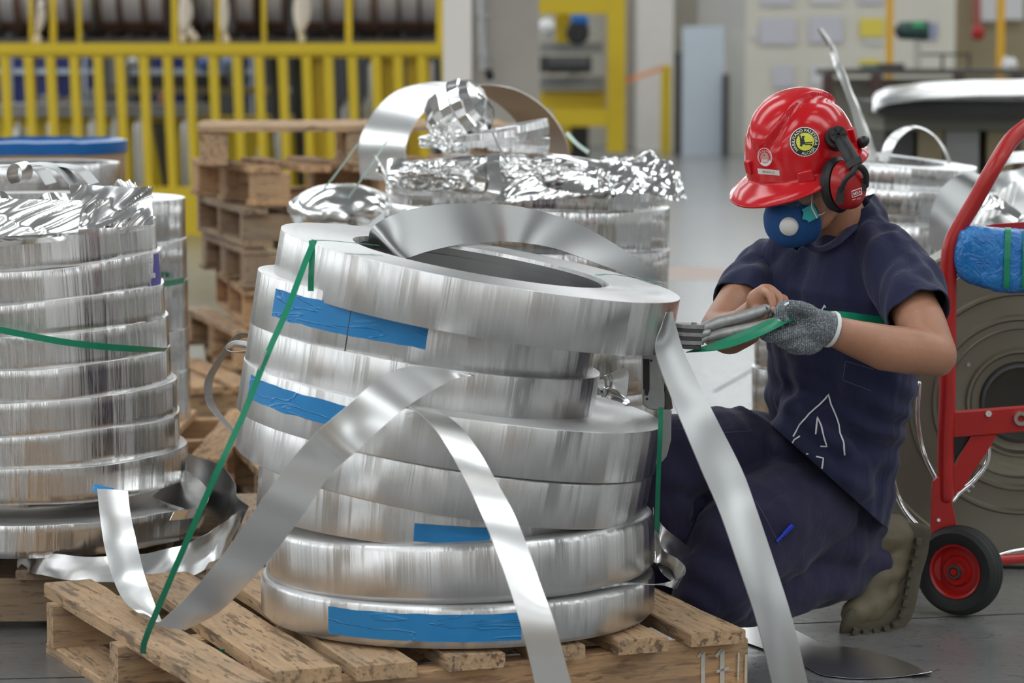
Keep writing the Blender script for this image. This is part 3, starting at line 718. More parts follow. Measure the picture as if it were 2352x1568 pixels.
mark('painted_mark', [(1.047, .018, 1.047, .094, .010), (1.032, .082, 1.047, .095, .007), (1.030, .020, 1.066, .020, .008), (1.034, .052, 1.062, .056, .006)])
mark('painted_mark', [(1.083, .030, 1.084, .085, .004), (1.100, .020, 1.101, .080, .005)])
# ---------------- coils
CO = {}
def frame_mat(l, r, Y, pitch=0.0):
    a, b = P(l[0], l[1], Y), P(r[0], r[1], Y); c = (a+b)/2; x = (b-a).normalized()
    z = (V((0, 0, 1))-x*x.z).normalized(); y = z.cross(x)
    m = Matrix((x, y, z)).transposed().to_4x4(); m = Matrix.Translation(c) @ m @ Matrix.Rotation(R(pitch), 4, 'X')
    return m, (b-a).length/2
def coil(l, r, Y, h, pitch=0.0, ri=.24, bev=.0015, label='', mat='coil', wobble=0.0, group=None, name='metal_coil', seed=0, shell=False, nseg=160, zseg=1, slope=0):
    m, ro = frame_mat(l, r, Y, pitch)
    rnd = random.Random(seed)
    prof = [(ri-slope, -h/2), (ri, h/2)]
    nr = 16
    for i in range(1, nr): prof.append((ri+(ro-bev-ri)*i/nr, h/2+rnd.uniform(-.0012, .0008)))
    prof += [(ro-bev, h/2), (ro-bev*.3, h/2-bev*.3)]
    if bev > .004: prof.insert(-1, (ro-bev*.6, h/2-bev*.07))
    for i in range(zseg+1): prof.append((ro, h/2-bev-(h-2*bev)*i/zseg))
    prof += [(ro-bev, -h/2)]
    wb = None
    if wobble:
        off = V((seed*3.1, seed*1.7, 0))
        def wb(q, a, rr, z):
            if rr > ro*.9:
                k = noise.noise(V((cos(a)*2.2, sin(a)*2.2, z*3))+off)*wobble*.7+noise.noise(V((cos(a)*8, sin(a)*8, z*5))+off)*wobble*.25
                q = V((q.x+cos(a)*k, q.y+sin(a)*k, q.z+noise.noise(V((cos(a)*1.6, sin(a)*1.6, 4))+off)*wobble*.8))
            return q
    o = MB().lathe(prof, nseg, closed=True, wob=wb).build(name, M[mat], origin=(0, 0, 0), ang=50)
    o.matrix_world = m; o.rotation_mode = 'XYZ'
    tag(o, label, 'coil', group); CO[label] = (o, ro, h, m); return o, ro, m
def on_coil(cinfo, px0, px1, z0, z1, mat, name, off=.0007, n=30, thick=.0004, ragged=.0, rows=3):
    """patch that hugs the side of a coil; px along the picture, z in the coil's own height"""
    o, ro, m = cinfo; c = m.translation; s = F/c.y; cx = CX+c.x*s
    a0 = math.asin(max(-.999, min(.999, (px0-cx)/s/ro))); a1 = math.asin(max(-.999, min(.999, (px1-cx)/s/ro)))
    rr = []
    for i in range(n+1):
        a = a0+(a1-a0)*i/n; row = []
        for j in range(rows+1):
            z = z0+(z1-z0)*j/rows
            if j in (0, rows): z += ragged*noise.noise(V((a*9, j, 1)))
            ra = ro+off+.0006*abs(noise.noise(V((a*14, z*60, 2))))
            aa = a+(ragged*.8*noise.noise(V((z*90, i, 5))) if i in (0, n) else 0)
            row.append(V((ra*sin(aa), -ra*cos(aa), z)))
        rr.append(row)
    p = MB().grid(rr, -thick).build(name, mat, origin=(0, 0, 0)); p.parent = o; return p
YS = 5.6; FG = 'tilted aluminium coils of the front stack'
cG = coil((601, 1352), (1503, 1352), YS, .082, 0, .24, .010, 'lowest aluminium coil of the front stack, resting on the pallet boards', seed=1)
cF = coil((611, 1259), (1503, 1232), YS, .116, -1.0, .24, .016, 'thick aluminium coil with rounded rim, second from the bottom of the front stack', seed=2)
cE = coil((594, 1098), (1440, 1160), YS, .10, 0, .24, .002, 'aluminium coil with dark gap below it, third from the bottom of the front stack', seed=3)
cD = coil((551, 966), (1490, 1130), YS, .088, 1.0, .24, .003, 'aluminium coil fourth from the bottom of the front stack, tilted down right', seed=4)
cC = coil((554, 872), (1512, 1026), YS, .098, 0, .24, .0015, 'wide aluminium coil whose shiny top shows at the right below the arched strip', seed=5)
cB = coil((569, 784), (1370, 908), YS, .092, 0, .22, .0015, 'narrower aluminium coil under the taped one, third from the top of the front stack', seed=6)
cA = coil((585, 674), (1370, 797), YS, .106, 0, .22, .0015, 'aluminium coil with blue tape directly below the topmost coil', seed=7)
cT = coil((637, 577), (1551, 740), YS, .103, 1.2, .258, .0012, 'topmost aluminium coil of the front stack, wide ring with open centre', seed=8, mat='coil', slope=.022)
for o_, *_ in (cG, cF, cE, cD, cC, cB, cA, cT): o_['group'] = FG
on_coil(cA, 640, 992, -.020, .034, M['tape'], 'blue_tape', ragged=.004)
on_coil(cC, 578, 830, -.012, .032, M['tape'], 'blue_tape', ragged=.004)
on_coil(cE, 965, 1130, -.040, -.006, M['tape'], 'blue_tape', ragged=.002)
on_coil(cG, 772, 1196, -.026, .026, M['tape'], 'blue_tape', ragged=.002)
on_coil(cA, 818, 820, -.052, .052, M['greyd'], 'strip_end', n=2)
# thin inner windings seen in the opening of the top coil
for i, (rr_, z_) in enumerate(((.246, .045), (.236, .03))):
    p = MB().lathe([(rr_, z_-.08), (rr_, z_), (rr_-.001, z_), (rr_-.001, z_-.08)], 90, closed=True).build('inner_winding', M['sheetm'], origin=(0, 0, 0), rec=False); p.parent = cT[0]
# ---- loose strips of the front stack
def strip(name, A, B, label, mat='sheet', cat='metal strip', n=70, group=None, **kw):
    return tag(ribbon(A, B, n, **kw).build(name, M[mat]), label, cat, group)
# arch above the top coil
aA = [(846, 556, 5.66), (856, 522, 5.62), (905, 493, 5.66), (985, 473, 5.8), (1085, 467, 5.98), (1200, 476, 6.06), (1320, 511, 6.04), (1430, 572, 5.95), (1495, 622, 5.85), (1522, 652, 5.78)]
aB = [(915, 600, 5.55), (940, 592, 5.56), (985, 577, 5.66), (1050, 563, 5.8), (1110, 556, 5.95), (1180, 556, 6.02), (1270, 570, 6.0), (1370, 605, 5.92), (1450, 632, 5.84), (1500, 650, 5.77)]
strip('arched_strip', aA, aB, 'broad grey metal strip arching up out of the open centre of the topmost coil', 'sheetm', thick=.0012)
# strip 1: long arc to the lower left
s1A = [(1080, 860, 5.19), (1010, 845, 5.15), (930, 843, 5.08), (860, 878, 5.0), (800, 930, 4.95), (730, 990, 4.92), (670, 1055, 4.92), (600, 1150, 4.92), (530, 1250, 4.95), (470, 1325, 5.0), (415, 1385, 5.08), (358, 1436, 5.2)]
s1B = [(1090, 862, 5.19), (1050, 868, 5.17), (1000, 893, 5.12), (940, 930, 5.04), (885, 975, 4.99), (820, 1035, 4.94), (760, 1090, 4.93), (690, 1190, 4.93), (618, 1285, 4.96), (560, 1350, 5.0), (500, 1408, 5.06), (425, 1447, 5.16)]
strip('curved_strip', s1A, s1B, 'long metal strip arching from the front stack down left to the pallet', 'sheet', thick=.0010, n=90)
s2A = [(905, 950, 5.15), (925, 928, 5.1), (965, 950, 5.04), (1010, 1000, 4.98), (1060, 1085, 4.92), (1110, 1190, 4.87), (1160, 1320, 4.84), (1200, 1450, 4.82), (1245, 1640, 4.82)]
s2B = [(925, 935, 5.16), (985, 935, 5.12), (1045, 968, 5.06), (1090, 1020, 5.0), (1135, 1095, 4.94), (1190, 1200, 4.89), (1245, 1350, 4.85), (1280, 1450, 4.83), (1330, 1640, 4.83)]
strip('curved_strip', s2A, s2B, 'bright metal strip curving down right across the front of the stack', 'sheet', thick=.0010, n=90)
s3A = [(1530, 720, 5.3), (1520, 750, 5.28), (1506, 800, 5.25), (1530, 880, 5.2), (1562, 960, 5.14), (1612, 1080, 5.08), (1655, 1180, 5.03), (1700, 1310, 4.98), (1742, 1440, 4.95), (1790, 1640, 4.93)]
s3B = [(1545, 715, 5.34), (1552, 745, 5.33), (1572, 810, 5.3), (1610, 890, 5.25), (1650, 970, 5.18), (1705, 1080, 5.11), (1738, 1170, 5.06), (1785, 1310, 5.01), (1825, 1440, 4.98), (1872, 1640, 4.95)]
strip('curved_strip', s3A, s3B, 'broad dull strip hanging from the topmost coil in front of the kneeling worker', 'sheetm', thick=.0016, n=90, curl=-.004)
# left short strip running from the left stack down to the pallet
s4A = [(223, 1122, 5.75), (229, 1180, 5.72), (240, 1255, 5.68), (260, 1330, 5.62), (290, 1385, 5.52), (345, 1424, 5.42)]
s4B = [(294, 1127, 5.72), (300, 1180, 5.69), (314, 1245, 5.65), (332, 1320, 5.58), (350, 1370, 5.5), (372, 1428, 5.35)]
strip('short_strip', s4A, s4B, 'short bright strip standing between the left stack and the pallet corner', 'sheet', thick=.0010, curl=.003)
# folded strip flap and loops at the lower right
fA = [(1500, 1212, 5.62), (1512, 1225, 5.6), (1522, 1262, 5.56), (1556, 1282, 5.52), (1576, 1305, 5.5), (1560, 1328, 5.46), (1515, 1340, 5.4), (1440, 1338, 5.28), (1380, 1348, 5.24)]
fB = [(1502, 1290, 5.6), (1510, 1296, 5.6), (1522, 1318, 5.56), (1545, 1335, 5.52), (1556, 1350, 5.5), (1548, 1352, 5.46), (1515, 1343, 5.4), (1440, 1343, 5.28), (1380, 1351, 5.24)]
strip('bent_strip', fA, fB, 'crumpled wavy strip end sticking out right of the lower coils', 'foils', thick=.001, noi=.006)
gA = [(1500, 1165, 5.9), (1520, 1205, 5.9), (1560, 1240, 5.88), (1590, 1265, 5.85)]
gB = [(1500, 1250, 5.85), (1515, 1270, 5.85), (1540, 1280, 5.82), (1562, 1290, 5.8)]
strip('bent_strip', gA, gB, 'flat grey strip piece behind the wavy strip end', 'sheet', noi=.003)
# thin sheet on the floor at the lower right
hA = [(1490, 1345, 5.75), (1580, 1378, 5.6), (1640, 1410, 5.52), (1700, 1445, 5.43), (1790, 1500, 5.28)]
fl = MB(); rows = []
for t in range(31):
    u = t/30; x0_ = 1500+640*u
    top = G(x0_, 1470+50*u-60*(1-u), .0); bot_y = 1360+175*u+30*sin(u*pi)-20*max(0, u-.75)
    b0 = G(x0_, min(1556, 1372+190*min(1, u*1.6))+8*sin(u*9)-(max(0, u-.7)*60), .004+.03*max(0, u-.9)*10*.3)
    t0 = G(x0_, min(1556, 1372+190*min(1, u*1.6))-75*sin(pi*min(1, u*1.02))**.6-6, .003)
    rows.append([b0, b0.lerp(t0, .5), t0])
fl.grid(rows, .001); tag(fl.build('floor_sheet', M['sheet']), 'flat thin metal sheet lying on the floor between the pallet and the boot', 'metal sheet')
tg_ = ribbon([(1365, 870, 6.0), (1400, 858, 6.0), (1440, 842, 5.98)], [(1368, 905, 6.0), (1405, 910, 6.0), (1436, 915, 5.98)], 20, 4, .001, .01, noi=.02)
tag(tg_.build('folded_foil', M['foils']), 'folded shiny foil piece between the front stack and the strapping device', 'foil')
tag(ribbon([(1372, 925, 5.9), (1395, 890, 5.9), (1432, 905, 5.88), (1425, 925, 5.8)], [(1372, 950, 5.9), (1398, 925, 5.9), (1440, 930, 5.88), (1430, 940, 5.8)], 20, 4, .001, .01, noi=.015).build('folded_foil', M['foils']), 'small curled foil below the folded foil right of the stack', 'foil')
# loop behind the stack on the left
tag(ribbon([(570, 785, 5.75), (540, 782, 5.75), (519, 795, 5.75), (530, 806, 5.75), (572, 804, 5.75)], [(570, 800, 5.85), (542, 797, 5.85), (522, 802, 5.85), (532, 808, 5.85), (572, 812, 5.85)], 24, 3, .0008).build('strip_loop', M['sheet']), 'small strip loop sticking out left of the front stack', 'metal strip')
tag(ribbon([(576, 765, 6.6), (540, 770, 6.6), (495, 830, 6.6), (470, 880, 6.6), (480, 935, 6.6), (540, 1000, 6.5)], [(580, 775, 6.75), (548, 782, 6.75), (506, 838, 6.75), (488, 884, 6.75), (498, 935, 6.75), (560, 1010, 6.7)], 40, 3, .001).build('bent_strip', M['sheetm']), 'thin bent strip curving behind the left side of the front stack', 'metal strip')

# ---- green straps of the front stack
def gst(name, pts, label, w=.011, mat='green', nrm=(0, -1, 0), n=20): return tag(strap([P(*p) for p in pts], w, .0009, n, nrm).build(name, M[mat]), label, 'strap')
e_ = gst('green_strap', [(722, 552, 5.22), (700, 605, 5.17), (660, 710, 5.07), (612, 818, 4.99), (560, 950, 4.93), (500, 1080, 4.9), (430, 1240, 4.93), (370, 1380, 4.99), (333, 1470, 5.05), (329, 1500, 5.08)], 'green plastic strap running from the topmost coil down left over the pallet board')
s_ = MB(); a_ = P(607, 815, 4.985); b_ = P(594, 848, 4.975); d_ = (b_-a_)
s_.box((a_+b_)/2, (.016, .004, .042), V((d_.x, 0, d_.z)).to_track_quat('Z', 'Y').to_matrix()); s_.build('seal', M['seal'], e_, False)
gst('green_strap', [(716, 552, 5.215), (717, 585, 5.2), (715, 625, 5.19), (714, 668, 5.19)], 'short green strap lying upright on the side of the topmost coil', .011)
gst('green_strap', [(722, 552, 5.24), (760, 553, 5.27), (820, 559, 5.33), (868, 564, 5.38)], 'green strap across the left top face of the topmost coil', .011, nrm=(0, -.1, 1))
gst('green_strap', [(1372, 632, 5.5), (1400, 630, 5.54), (1450, 637, 5.6), (1520, 652, 5.68)], 'green strap across the right top face of the topmost coil', .012, nrm=(0, -.1, 1))
gst('green_strap', [(1518, 935, 5.34), (1516, 1010, 5.34), (1512, 1100, 5.38), (1510, 1165, 5.42), (1509, 1218, 5.46)], 'green strap hanging from the grey strapping device', .009)
gst('green_strap', [(425, 1501, 5.3), (470, 1497, 5.33), (520, 1493, 5.36)], 'short green strap end lying under the pallet boards', .006, n=8)
# ---- left stack
YL = 6.5; LG = 'crumpled coils of the left stack'
Lc = [
 ((-450, 1136), (462, 1180), .072, 'lowest sagging coil of the left stack with loose ends'),
 ((-438, 1050), (424, 1058), .0795, 'second coil from the bottom of the left stack'),
 ((-428, 987), (410, 984), .0795, 'third coil from the bottom of the left stack, tilted'),
 ((-416, 920), (406, 910), .0795, 'fourth coil from the bottom of the left stack with sprung rim'),
 ((-406, 855), (392, 836), .0795, 'fifth coil from the bottom of the left stack'),
 ((-402, 789), (384, 762), .0795, 'sixth coil from the bottom of the left stack, crossed by the green strap'),
 ((-388, 722), (378, 688), .0795, 'seventh coil from the bottom of the left stack with torn seam'),
 ((-382, 655), (368, 614), .0795, 'eighth coil from the bottom of the left stack, carrying the violet label'),
 ((-375, 588), (357, 540), .0795, 'topmost coil of the left stack under the crumpled foil')]
LC = []
for i, (l, r, h, lb) in enumerate(Lc):
    LC.append(coil(l, r, YL, h, 0.5, .25, .001, lb, 'coilL', wobble=.010 if i else .016, group=LG, seed=20+i, zseg=4, nseg=144))
# crumpled foil collar on top of it
def collar(cinfo, z0, z1, lean, name, mat, label, seed, amp=.03, n=110, m_=9, a0=0, a1=2*pi, cat='foil', flat=False, r_off=.0, sharp=1.0, top_amp=.02):
    o, ro, m = cinfo; rows = []
    for i in range(n+1):
        a = a0+(a1-a0)*i/n; row = []
        for j in range(m_+1):
            u = j/m_; z = z0+(z1-z0)*u; r = ro+r_off-lean*u*u
            k = noise.noise(V((cos(a)*3+seed, sin(a)*3, u*.8)))+.4*noise.noise(V((cos(a)*4+seed, sin(a)*4, u)))
            k2 = abs(noise.noise(V((cos(a)*4, sin(a)*4+seed, u))))-.3+.3*abs(noise.noise(V((cos(a)*6, sin(a)*6+seed, u*1.2))))
            r += amp*u*(k+k2*sharp); z += top_amp*u*(noise.noise(V((cos(a)*6, sin(a)*6+seed, 9)))+.3*noise.noise(V((cos(a)*9, sin(a)*9, 3))))
            row.append(m @ V((r*cos(a), r*sin(a), z)))
        rows.append(row)
    return tag(MB().grid(rows, .0008).build(name, M[mat], smooth=not flat, ang=18), label, cat)
collar(LC[-1], .02, .125, .03, 'foil_collar', 'foils', 'crumpled foil collar standing up around the top of the left stack', 3.0, .014, a0=R(180), a1=R(360), sharp=1.6, top_amp=.028, n=200, m_=14)
collar(LC[-1], .03, .10, .16, 'foil_cover', 'foil', 'crumpled foil folded inward on top of the left stack', 5.0, .03, a0=R(170), a1=R(370), top_amp=.04, n=160, m_=12, sharp=1.6)
# tag with lettering on the left stack
tgm = plain('violet_label', (.06, .05, .28), .5)
tb = on_coil(LC[7], 350, 367, -.036, .036, tgm, 'blue_tag', .0016, 4)
for (tx, z, sz) in (('1/ 0', .020, .011), ('1100', -.012, .016)):
    o = letters(tx, sz, M['white'], 'tag_text'); o.parent = tb
    ro = LC[7][1]+.0035; s = F/LC[7][2].translation.y; a = math.asin((360-(CX+LC[7][2].translation.x*s))/s/ro)
    o.location = (ro*sin(a), -ro*cos(a), z); o.rotation_euler = (R(90), 0, a)
# strap round the left stack
ptsL = []
oL, roL, mL = LC[5]
for i in range(41):
    a = R(-125+i*215/40*1.0); 
ptsL = [P(-425, 742, 6.5), P(-380, 738, 6.28), P(-250, 735, 6.10), P(-60, 745, 6.03), P(0, 757, 6.02), P(70, 771, 6.02), (P(140, 784, 6.03)), P(220, 794, 6.07), P(300, 800, 6.16), P(350, 802, 6.28), P(382, 802, 6.42)]
tag(strap(ptsL, .014, .001, 30).build('green_strap', M['green']), 'green strap pulled round the middle of the left stack', 'strap')
# small curls on top of the left stack
def curl(pts0, w, name, mat, label, n=50, cat='metal strip', thick=.0008, wd=(0, 1, 0)):
    p = cr(pts0, n); wv_ = V(wd).normalized()*w; rows = [[q, q+wv_*.5, q+wv_] for q in p]
    return tag(MB().grid(rows, thick).build(name, M[mat]), label, cat)
def circ(cx_, cy_, rx_, ry_, Y, a0, a1, n=16, dy=0):
    return [P(cx_+rx_*cos(R(a0+(a1-a0)*i/n)), cy_-ry_*sin(R(a0+(a1-a0)*i/n)), Y+dy*i/n) for i in range(n+1)]
curl(circ(33, 400, 17, 24, 6.25, -60, 250), .14, 'strip_curl', 'sheet', 'small bright curled strip end on top of the left stack')
for i, (x0_, w_, h_) in enumerate(((30, 130, 40), (70, 135, 38), (0, 105, 44))):
    curl([P(x0_-40, 392-h_*.2, 6.35+.1*i), P(x0_+w_*.35, 378+3*i, 6.35+.1*i), P(x0_+w_*.75, 392, 6.35+.1*i), P(x0_+w_, 425, 6.35+.1*i)], .16, 'strip_curl', 'sheetm', ['middle of three overlapping strip bows on the left stack', 'rightmost of three overlapping strip bows on the left stack', 'leftmost of three overlapping strip bows on the left stack'][i])
# loose ends at its foot
tag(ribbon([(40, 1268, 6.25), (90, 1275, 6.1), (250, 1278, 6.05), (380, 1262, 6.1), (470, 1228, 6.2), (540, 1180, 6.4), (568, 1160, 6.5)], [(42, 1312, 6.15), (90, 1320, 6.02), (200, 1335, 6.0), (330, 1340, 6.0), (430, 1325, 6.1), (500, 1290, 6.2), (530, 1245, 6.4)], 50, 4, .001, noi=.01).build('loose_strip', M['sheet']), 'loose strip sagging below the lowest coil of the left stack', 'metal strip')
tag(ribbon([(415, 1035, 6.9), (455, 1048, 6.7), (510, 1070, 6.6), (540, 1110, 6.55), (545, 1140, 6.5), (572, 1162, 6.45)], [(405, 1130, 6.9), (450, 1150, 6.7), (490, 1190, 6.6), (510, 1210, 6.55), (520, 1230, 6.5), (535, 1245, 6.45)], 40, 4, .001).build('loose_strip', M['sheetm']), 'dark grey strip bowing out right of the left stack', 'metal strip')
tag(ribbon([(424, 1078, 6.5), (450, 1095, 6.4), (474, 1120, 6.3), (478, 1150, 6.2), (455, 1165, 6.1), (400, 1175, 6.05)], [(350, 1140, 6.5), (385, 1155, 6.4), (430, 1170, 6.3), (455, 1182, 6.2), (440, 1190, 6.1), (390, 1195, 6.05)], 40, 4, .001).build('loose_strip', M['sheet']), 'shadowed strip fold tucked under the second coil of the left stack', 'metal strip')
tt = ribbon([(212, 1120, 5.76), (222, 1112, 5.76), (262, 1122, 5.76)], [(212, 1127, 5.745), (225, 1132, 5.745), (262, 1132, 5.745)], 6, 1, .0006); tag(tt.build('tape_scrap', M['tape']), 'small scrap of blue tape at the top of the short bright strip', 'tape')
pallet((-1.25, 6.6, 0), R(3), 1.3, 1.05, 'dark wooden pallet under the left stack', 'wood2', 7)

# ---- wide rolls behind the left stack
YB = 7.9
for i, (y0, y1) in enumerate(((455, 545), (547, 640), (642, 750), (752, 845), (847, 958))):
    coil((-215+i*4, (y0+y1)/2), (424+i*3, (y0+y1)/2), YB, (y1-y0)*S(YB)*1.02, 0, .30 if i == 0 else .25, .001, ['topmost', 'second', 'third', 'fourth', 'lowest'][i]+' smooth roll of the tall stack behind the left stack', 'coilB' if i % 2 else 'coil2', group='smooth rolls of the tall stack behind the left stack', seed=40+i)
gst('green_strap', [(365, 652, 7.55), (400, 648, 7.68), (424, 643, 7.8)], 'green strap round the tall smooth stack behind the left stack', .018)
coil((-120, 420), (274, 420), 9.0, .13, 0, .24, .001, 'small bright coil behind the foil topped left stack', 'coilB', seed=50)
coil((-110, 500), (270, 500), 9.0, .11, 0, .24, .001, 'bright coil below the small coil behind the left stack', 'coilB', seed=51)
pallet((-1.45, 8.35, 0), 0, 1.3, 1.1, 'light wooden pallet of the tall smooth stack, its boards stepping to the right', 'wood3', 7)
e = bpy.data.objects[-1] if False else None
# cardboard drum with blue film
dr = empty('cardboard_drum', (((95-CX)*S(10.5)), 10.5, 0), 'brown cardboard drum with a blue film rim at the far left', 'drum')
rz_ = (288-95)*S(10.5); zt = P(0, 338, 10.1).z
MB().lathe([(rz_, .0), (rz_, zt-.02), (rz_-.03, zt-.005)], 48, Matrix.Translation((dr.location.x, 10.5, 0))).build('body', M['card'], dr)
MB().lathe([(rz_-.03, zt-.03), (rz_+.006, zt-.03), (rz_+.008, zt+.012), (rz_-.03, zt+.02)], 48, Matrix.Translation((dr.location.x, 10.5, 0)), closed=True, wob=lambda q, a, r, z: q+V((0, 0, .008*noise.noise(V((cos(a)*4, sin(a)*4, 0)))))).build('blue_rim', M['bluefilm'], dr)
# ---- pallet pile
pp = [ # x offset, z base, rot, mat, tilt
 (0.0, 0.0, 14, 'wood2', 0), (-.05, .145, 17, 'wood', 0), (.03, .29, 12, 'wood3', 0), (0, .435, 15, 'wood2', 0), (-.01, .58, 16, 'wood2', 0)]
YPP = 10.6
base = V((-.55, 10.62, 0))
ordn = ['lowest pallet', 'second lowest pallet', 'third pallet from the floor', 'fourth pallet from the floor', 'fifth pallet from the floor, greyish']
for i, (dx, z, rz, m_, _) in enumerate(pp):
    pallet(base+V((dx, 0, z)), R(rz), 1.1, 1.0, ordn[i]+' in the pile behind the front stack', m_, 7, .095, 'pallets piled behind the front stack', blocks=i in (1, 3))
pallet(base+V((-.03, .0, .725)), R(20), 1.05, .95, 'broken reddish pallet second from the top of the pile', 'wood3', 6, .1, 'pallets piled behind the front stack', True)
e = pallet(base+V((-.04, .0, .867)), R(96), .95, 1.15, 'topmost pallet of the pile with long side board', 'wood', 6, .1, 'pallets piled behind the front stack', True)
# low pallets left of the front stack
pallet((-.10, 7.85, 0), R(13), 1.25, .95, 'pallet under the back stack, end visible left of the front stack', 'wood', 7)
pallet((-.98, 10.0, 0), R(20), .8, .9, 'light pallet end on the floor between the piles', 'wood3', 6)
# ---- back stack
YK = 7.9
bk = [((895, 1130), (1538, 1130), .12, 'lowest'), ((893, 1030), (1540, 1030), .12, 'second lowest'), ((893, 925), (1540, 930), .12, 'third'), ((890, 820), (1538, 830), .12, 'fourth'),
      ((888, 710), (1538, 725), .12, 'fifth'), ((888, 605), (1538, 620), .12, 'sixth'), ((884, 508), (1536, 522), .11, 'seventh'), ((888, 418), (1528, 440), .105, 'topmost')]
BK = []
for i, (l, r, h, lb) in enumerate(bk):
    BK.append(coil(l, r, YK, h*1.02, 0, .25, .001, lb+' shiny coil of the back stack, counted from the floor' if i < 7 else 'topmost shiny coil of the back stack under the crumpled foil', 'coilB', wobble=.008, group='shiny coils of the back stack', seed=60+i, zseg=3, nseg=128))
collar(BK[-1], -.01, .05, -.03, 'foil_collar', 'foils', 'crumpled foil rim around the top of the back stack', 8.0, .018, a0=R(175), a1=R(365), sharp=1.8, top_amp=.045, n=200, m_=12)
collar(BK[-1], .04, .07, .30, 'foil_cover', 'foil', 'crumpled foil sheets lying on top of the back stack', 11.0, .06, a0=R(0), a1=R(360), sharp=1.8, top_amp=.045, n=220, m_=16)
def crumple(c, size, name, label, seed, mat='foils', amp=.35, sub=4, cat='foil', flat=True):
    bm = bmesh.new(); bmesh.ops.create_icosphere(bm, subdivisions=sub, radius=1.0); mb = MB()
    for v in bm.verts:
        q = v.co.copy(); s_ = V((seed, seed*2, 1)); k = noise.noise(q*1.7+s_)*amp+abs(noise.noise(q*2+s_))*amp*.9-abs(noise.noise(q*3.4+s_))*amp*.4
        v.co = q*(1+k)
    mb.v = [V((v.co.x*size[0], v.co.y*size[1], v.co.z*size[2]))+V(c) for v in bm.verts]; mb.f = [tuple(v.index for v in f.verts) for f in bm.faces]; bm.free()
    return tag(mb.build(name, M[mat], smooth=not flat, ang=25), label, cat)
crumple(P(1000, 400, 7.6), (.09, .07, .03), 'crumpled_foil', 'flat crumpled foil heap on the left of the back stack', 9.0, amp=.6, sub=5, flat=False)
crumple(P(1190, 390, 7.7), (.13, .10, .04), 'crumpled_foil', 'crumpled foil heap in the middle of the back stack', 19.0, amp=.6, sub=5, flat=False)
strip('foil_strip', [(1120, 355, 7.5), (1118, 380, 7.45), (1122, 430, 7.42), (1092, 466, 7.42)], [(1150, 352, 7.5), (1148, 380, 7.45), (1152, 432, 7.42), (1126, 470, 7.42)], 'short foil strip bent over the front rim of the back stack', 'foils', 'foil', n=24, noi=.004)
# crumpled ball of strip: faceted bands
bl = MB(); mt = Matrix.Translation(P(1053, 262, 7.8)) @ Matrix.Rotation(R(62), 4, 'Y') @ Matrix.Rotation(R(15), 4, 'X')
pr = [(.001, -.088), (.03, -.086), (.055, -.07), (.058, -.068), (.074, -.045), (.077, -.043), (.086, -.015), (.089, -.013), (.091, .015), (.088, .018), (.083, .045), (.078, .047), (.066, .068), (.04, .082), (.001, .088)]
bl.lathe(pr, 26, mt, wob=lambda q, a, r, z: q*(1+.16*noise.noise(V((cos(a)*2, sin(a)*2, z*12)))))
tag(bl.build('foil_ball', M['foils'], ang=14), 'ball of wound foil strip sitting on top of the back stack', 'foil ball')
crumple(P(1030, 320, 7.75), (.05, .05, .03), 'crumpled_foil', 'twisted foil neck under the foil ball', 23.0, amp=.6, sub=5, flat=False)
for i, (cx_, cy_, rx_, ry_, h_, lb) in enumerate(((1120, 318, 105, 14, 32, 'flat foil coil under the foil ball on the back stack'), (1178, 306, 84, 16, 38, 'foil coil leaning right of the foil ball'), (1190, 330, 72, 12, 36, 'lower foil coil right of the foil ball'))):
    rr_ = rx_*S(7.8); mt = Matrix.Translation(P(cx_, cy_, 7.8)) @ Matrix.Rotation(R((-6, -11, 3)[i]), 4, 'Y')
    hh = h_*S(7.8)/2
    tag(MB().lathe([(rr_*.75, -hh), (rr_*.75, hh), (rr_*.97, hh), (rr_, hh*.9), (rr_*1.01, 0), (rr_*.97, -hh)], 22, mt, closed=True).build('foil_coil', M['coilB'], smooth=False), lb, 'coil')
tag(MB().tube([P(1132, 305, 7.5), P(1145, 335, 7.48), P(1165, 372, 7.45)], .0035, 6).build('wire_piece', M['steel']), 'thin wire piece sticking up from the foil on the back stack', 'wire')
# big hoop behind
def foil_piece(c4, label, seed, amp=.02, nu=60, nv=24, fu=4.0, fv=1.1, mat='foils', name='foil_sheet'):
    a, b_, c_, d_ = [P(*q) for q in c4]; rows = []; nrm = (b_-a).cross(d_-a).normalized()
    for i in range(nu+1):
        u = i/nu; row = []
        for j in range(nv+1):
            v = j/nv; p = a.lerp(b_, u).lerp(d_.lerp(c_, u), v); s_ = V((u*fu+seed, v*fv, seed))
            k_ = (abs(noise.noise(s_))*2-.6+.7*abs(noise.noise(s_*2.1+V((u*2+v*3, 5, 0)))))*amp
            row.append(p+nrm*k_+V((0, 0, .4))*k_*noise.noise(s_+V((9, 9, 9))))
        rows.append(row)
    return tag(MB().grid(rows, .0006).build(name, M[mat], ang=16), label, 'foil')
foil_piece([(890, 362, 7.75), (1120, 372, 7.6), (1110, 440, 7.48), (895, 425, 7.6)], 'foil sheet folded over the left front rim of the back stack', 1.3, .012, fu=1.9)
foil_piece([(1120, 400, 7.5), (1370, 392, 7.5), (1375, 448, 7.45), (1130, 462, 7.46)], 'foil sheet hanging over the middle front rim of the back stack', 4.3, .012, fu=2.0)
foil_piece([(1350, 372, 7.7), (1545, 372, 7.7), (1550, 452, 7.52), (1330, 448, 7.45)], 'large foil sheet draped over the right front rim of the back stack', 8.1, .020, fu=2.0)
foil_piece([(1380, 352, 8.0), (1500, 350, 7.9), (1540, 395, 7.7), (1370, 400, 7.6)], 'raised foil sheet at the right rear of the back stack top', 12.7, .018, fu=1.5)
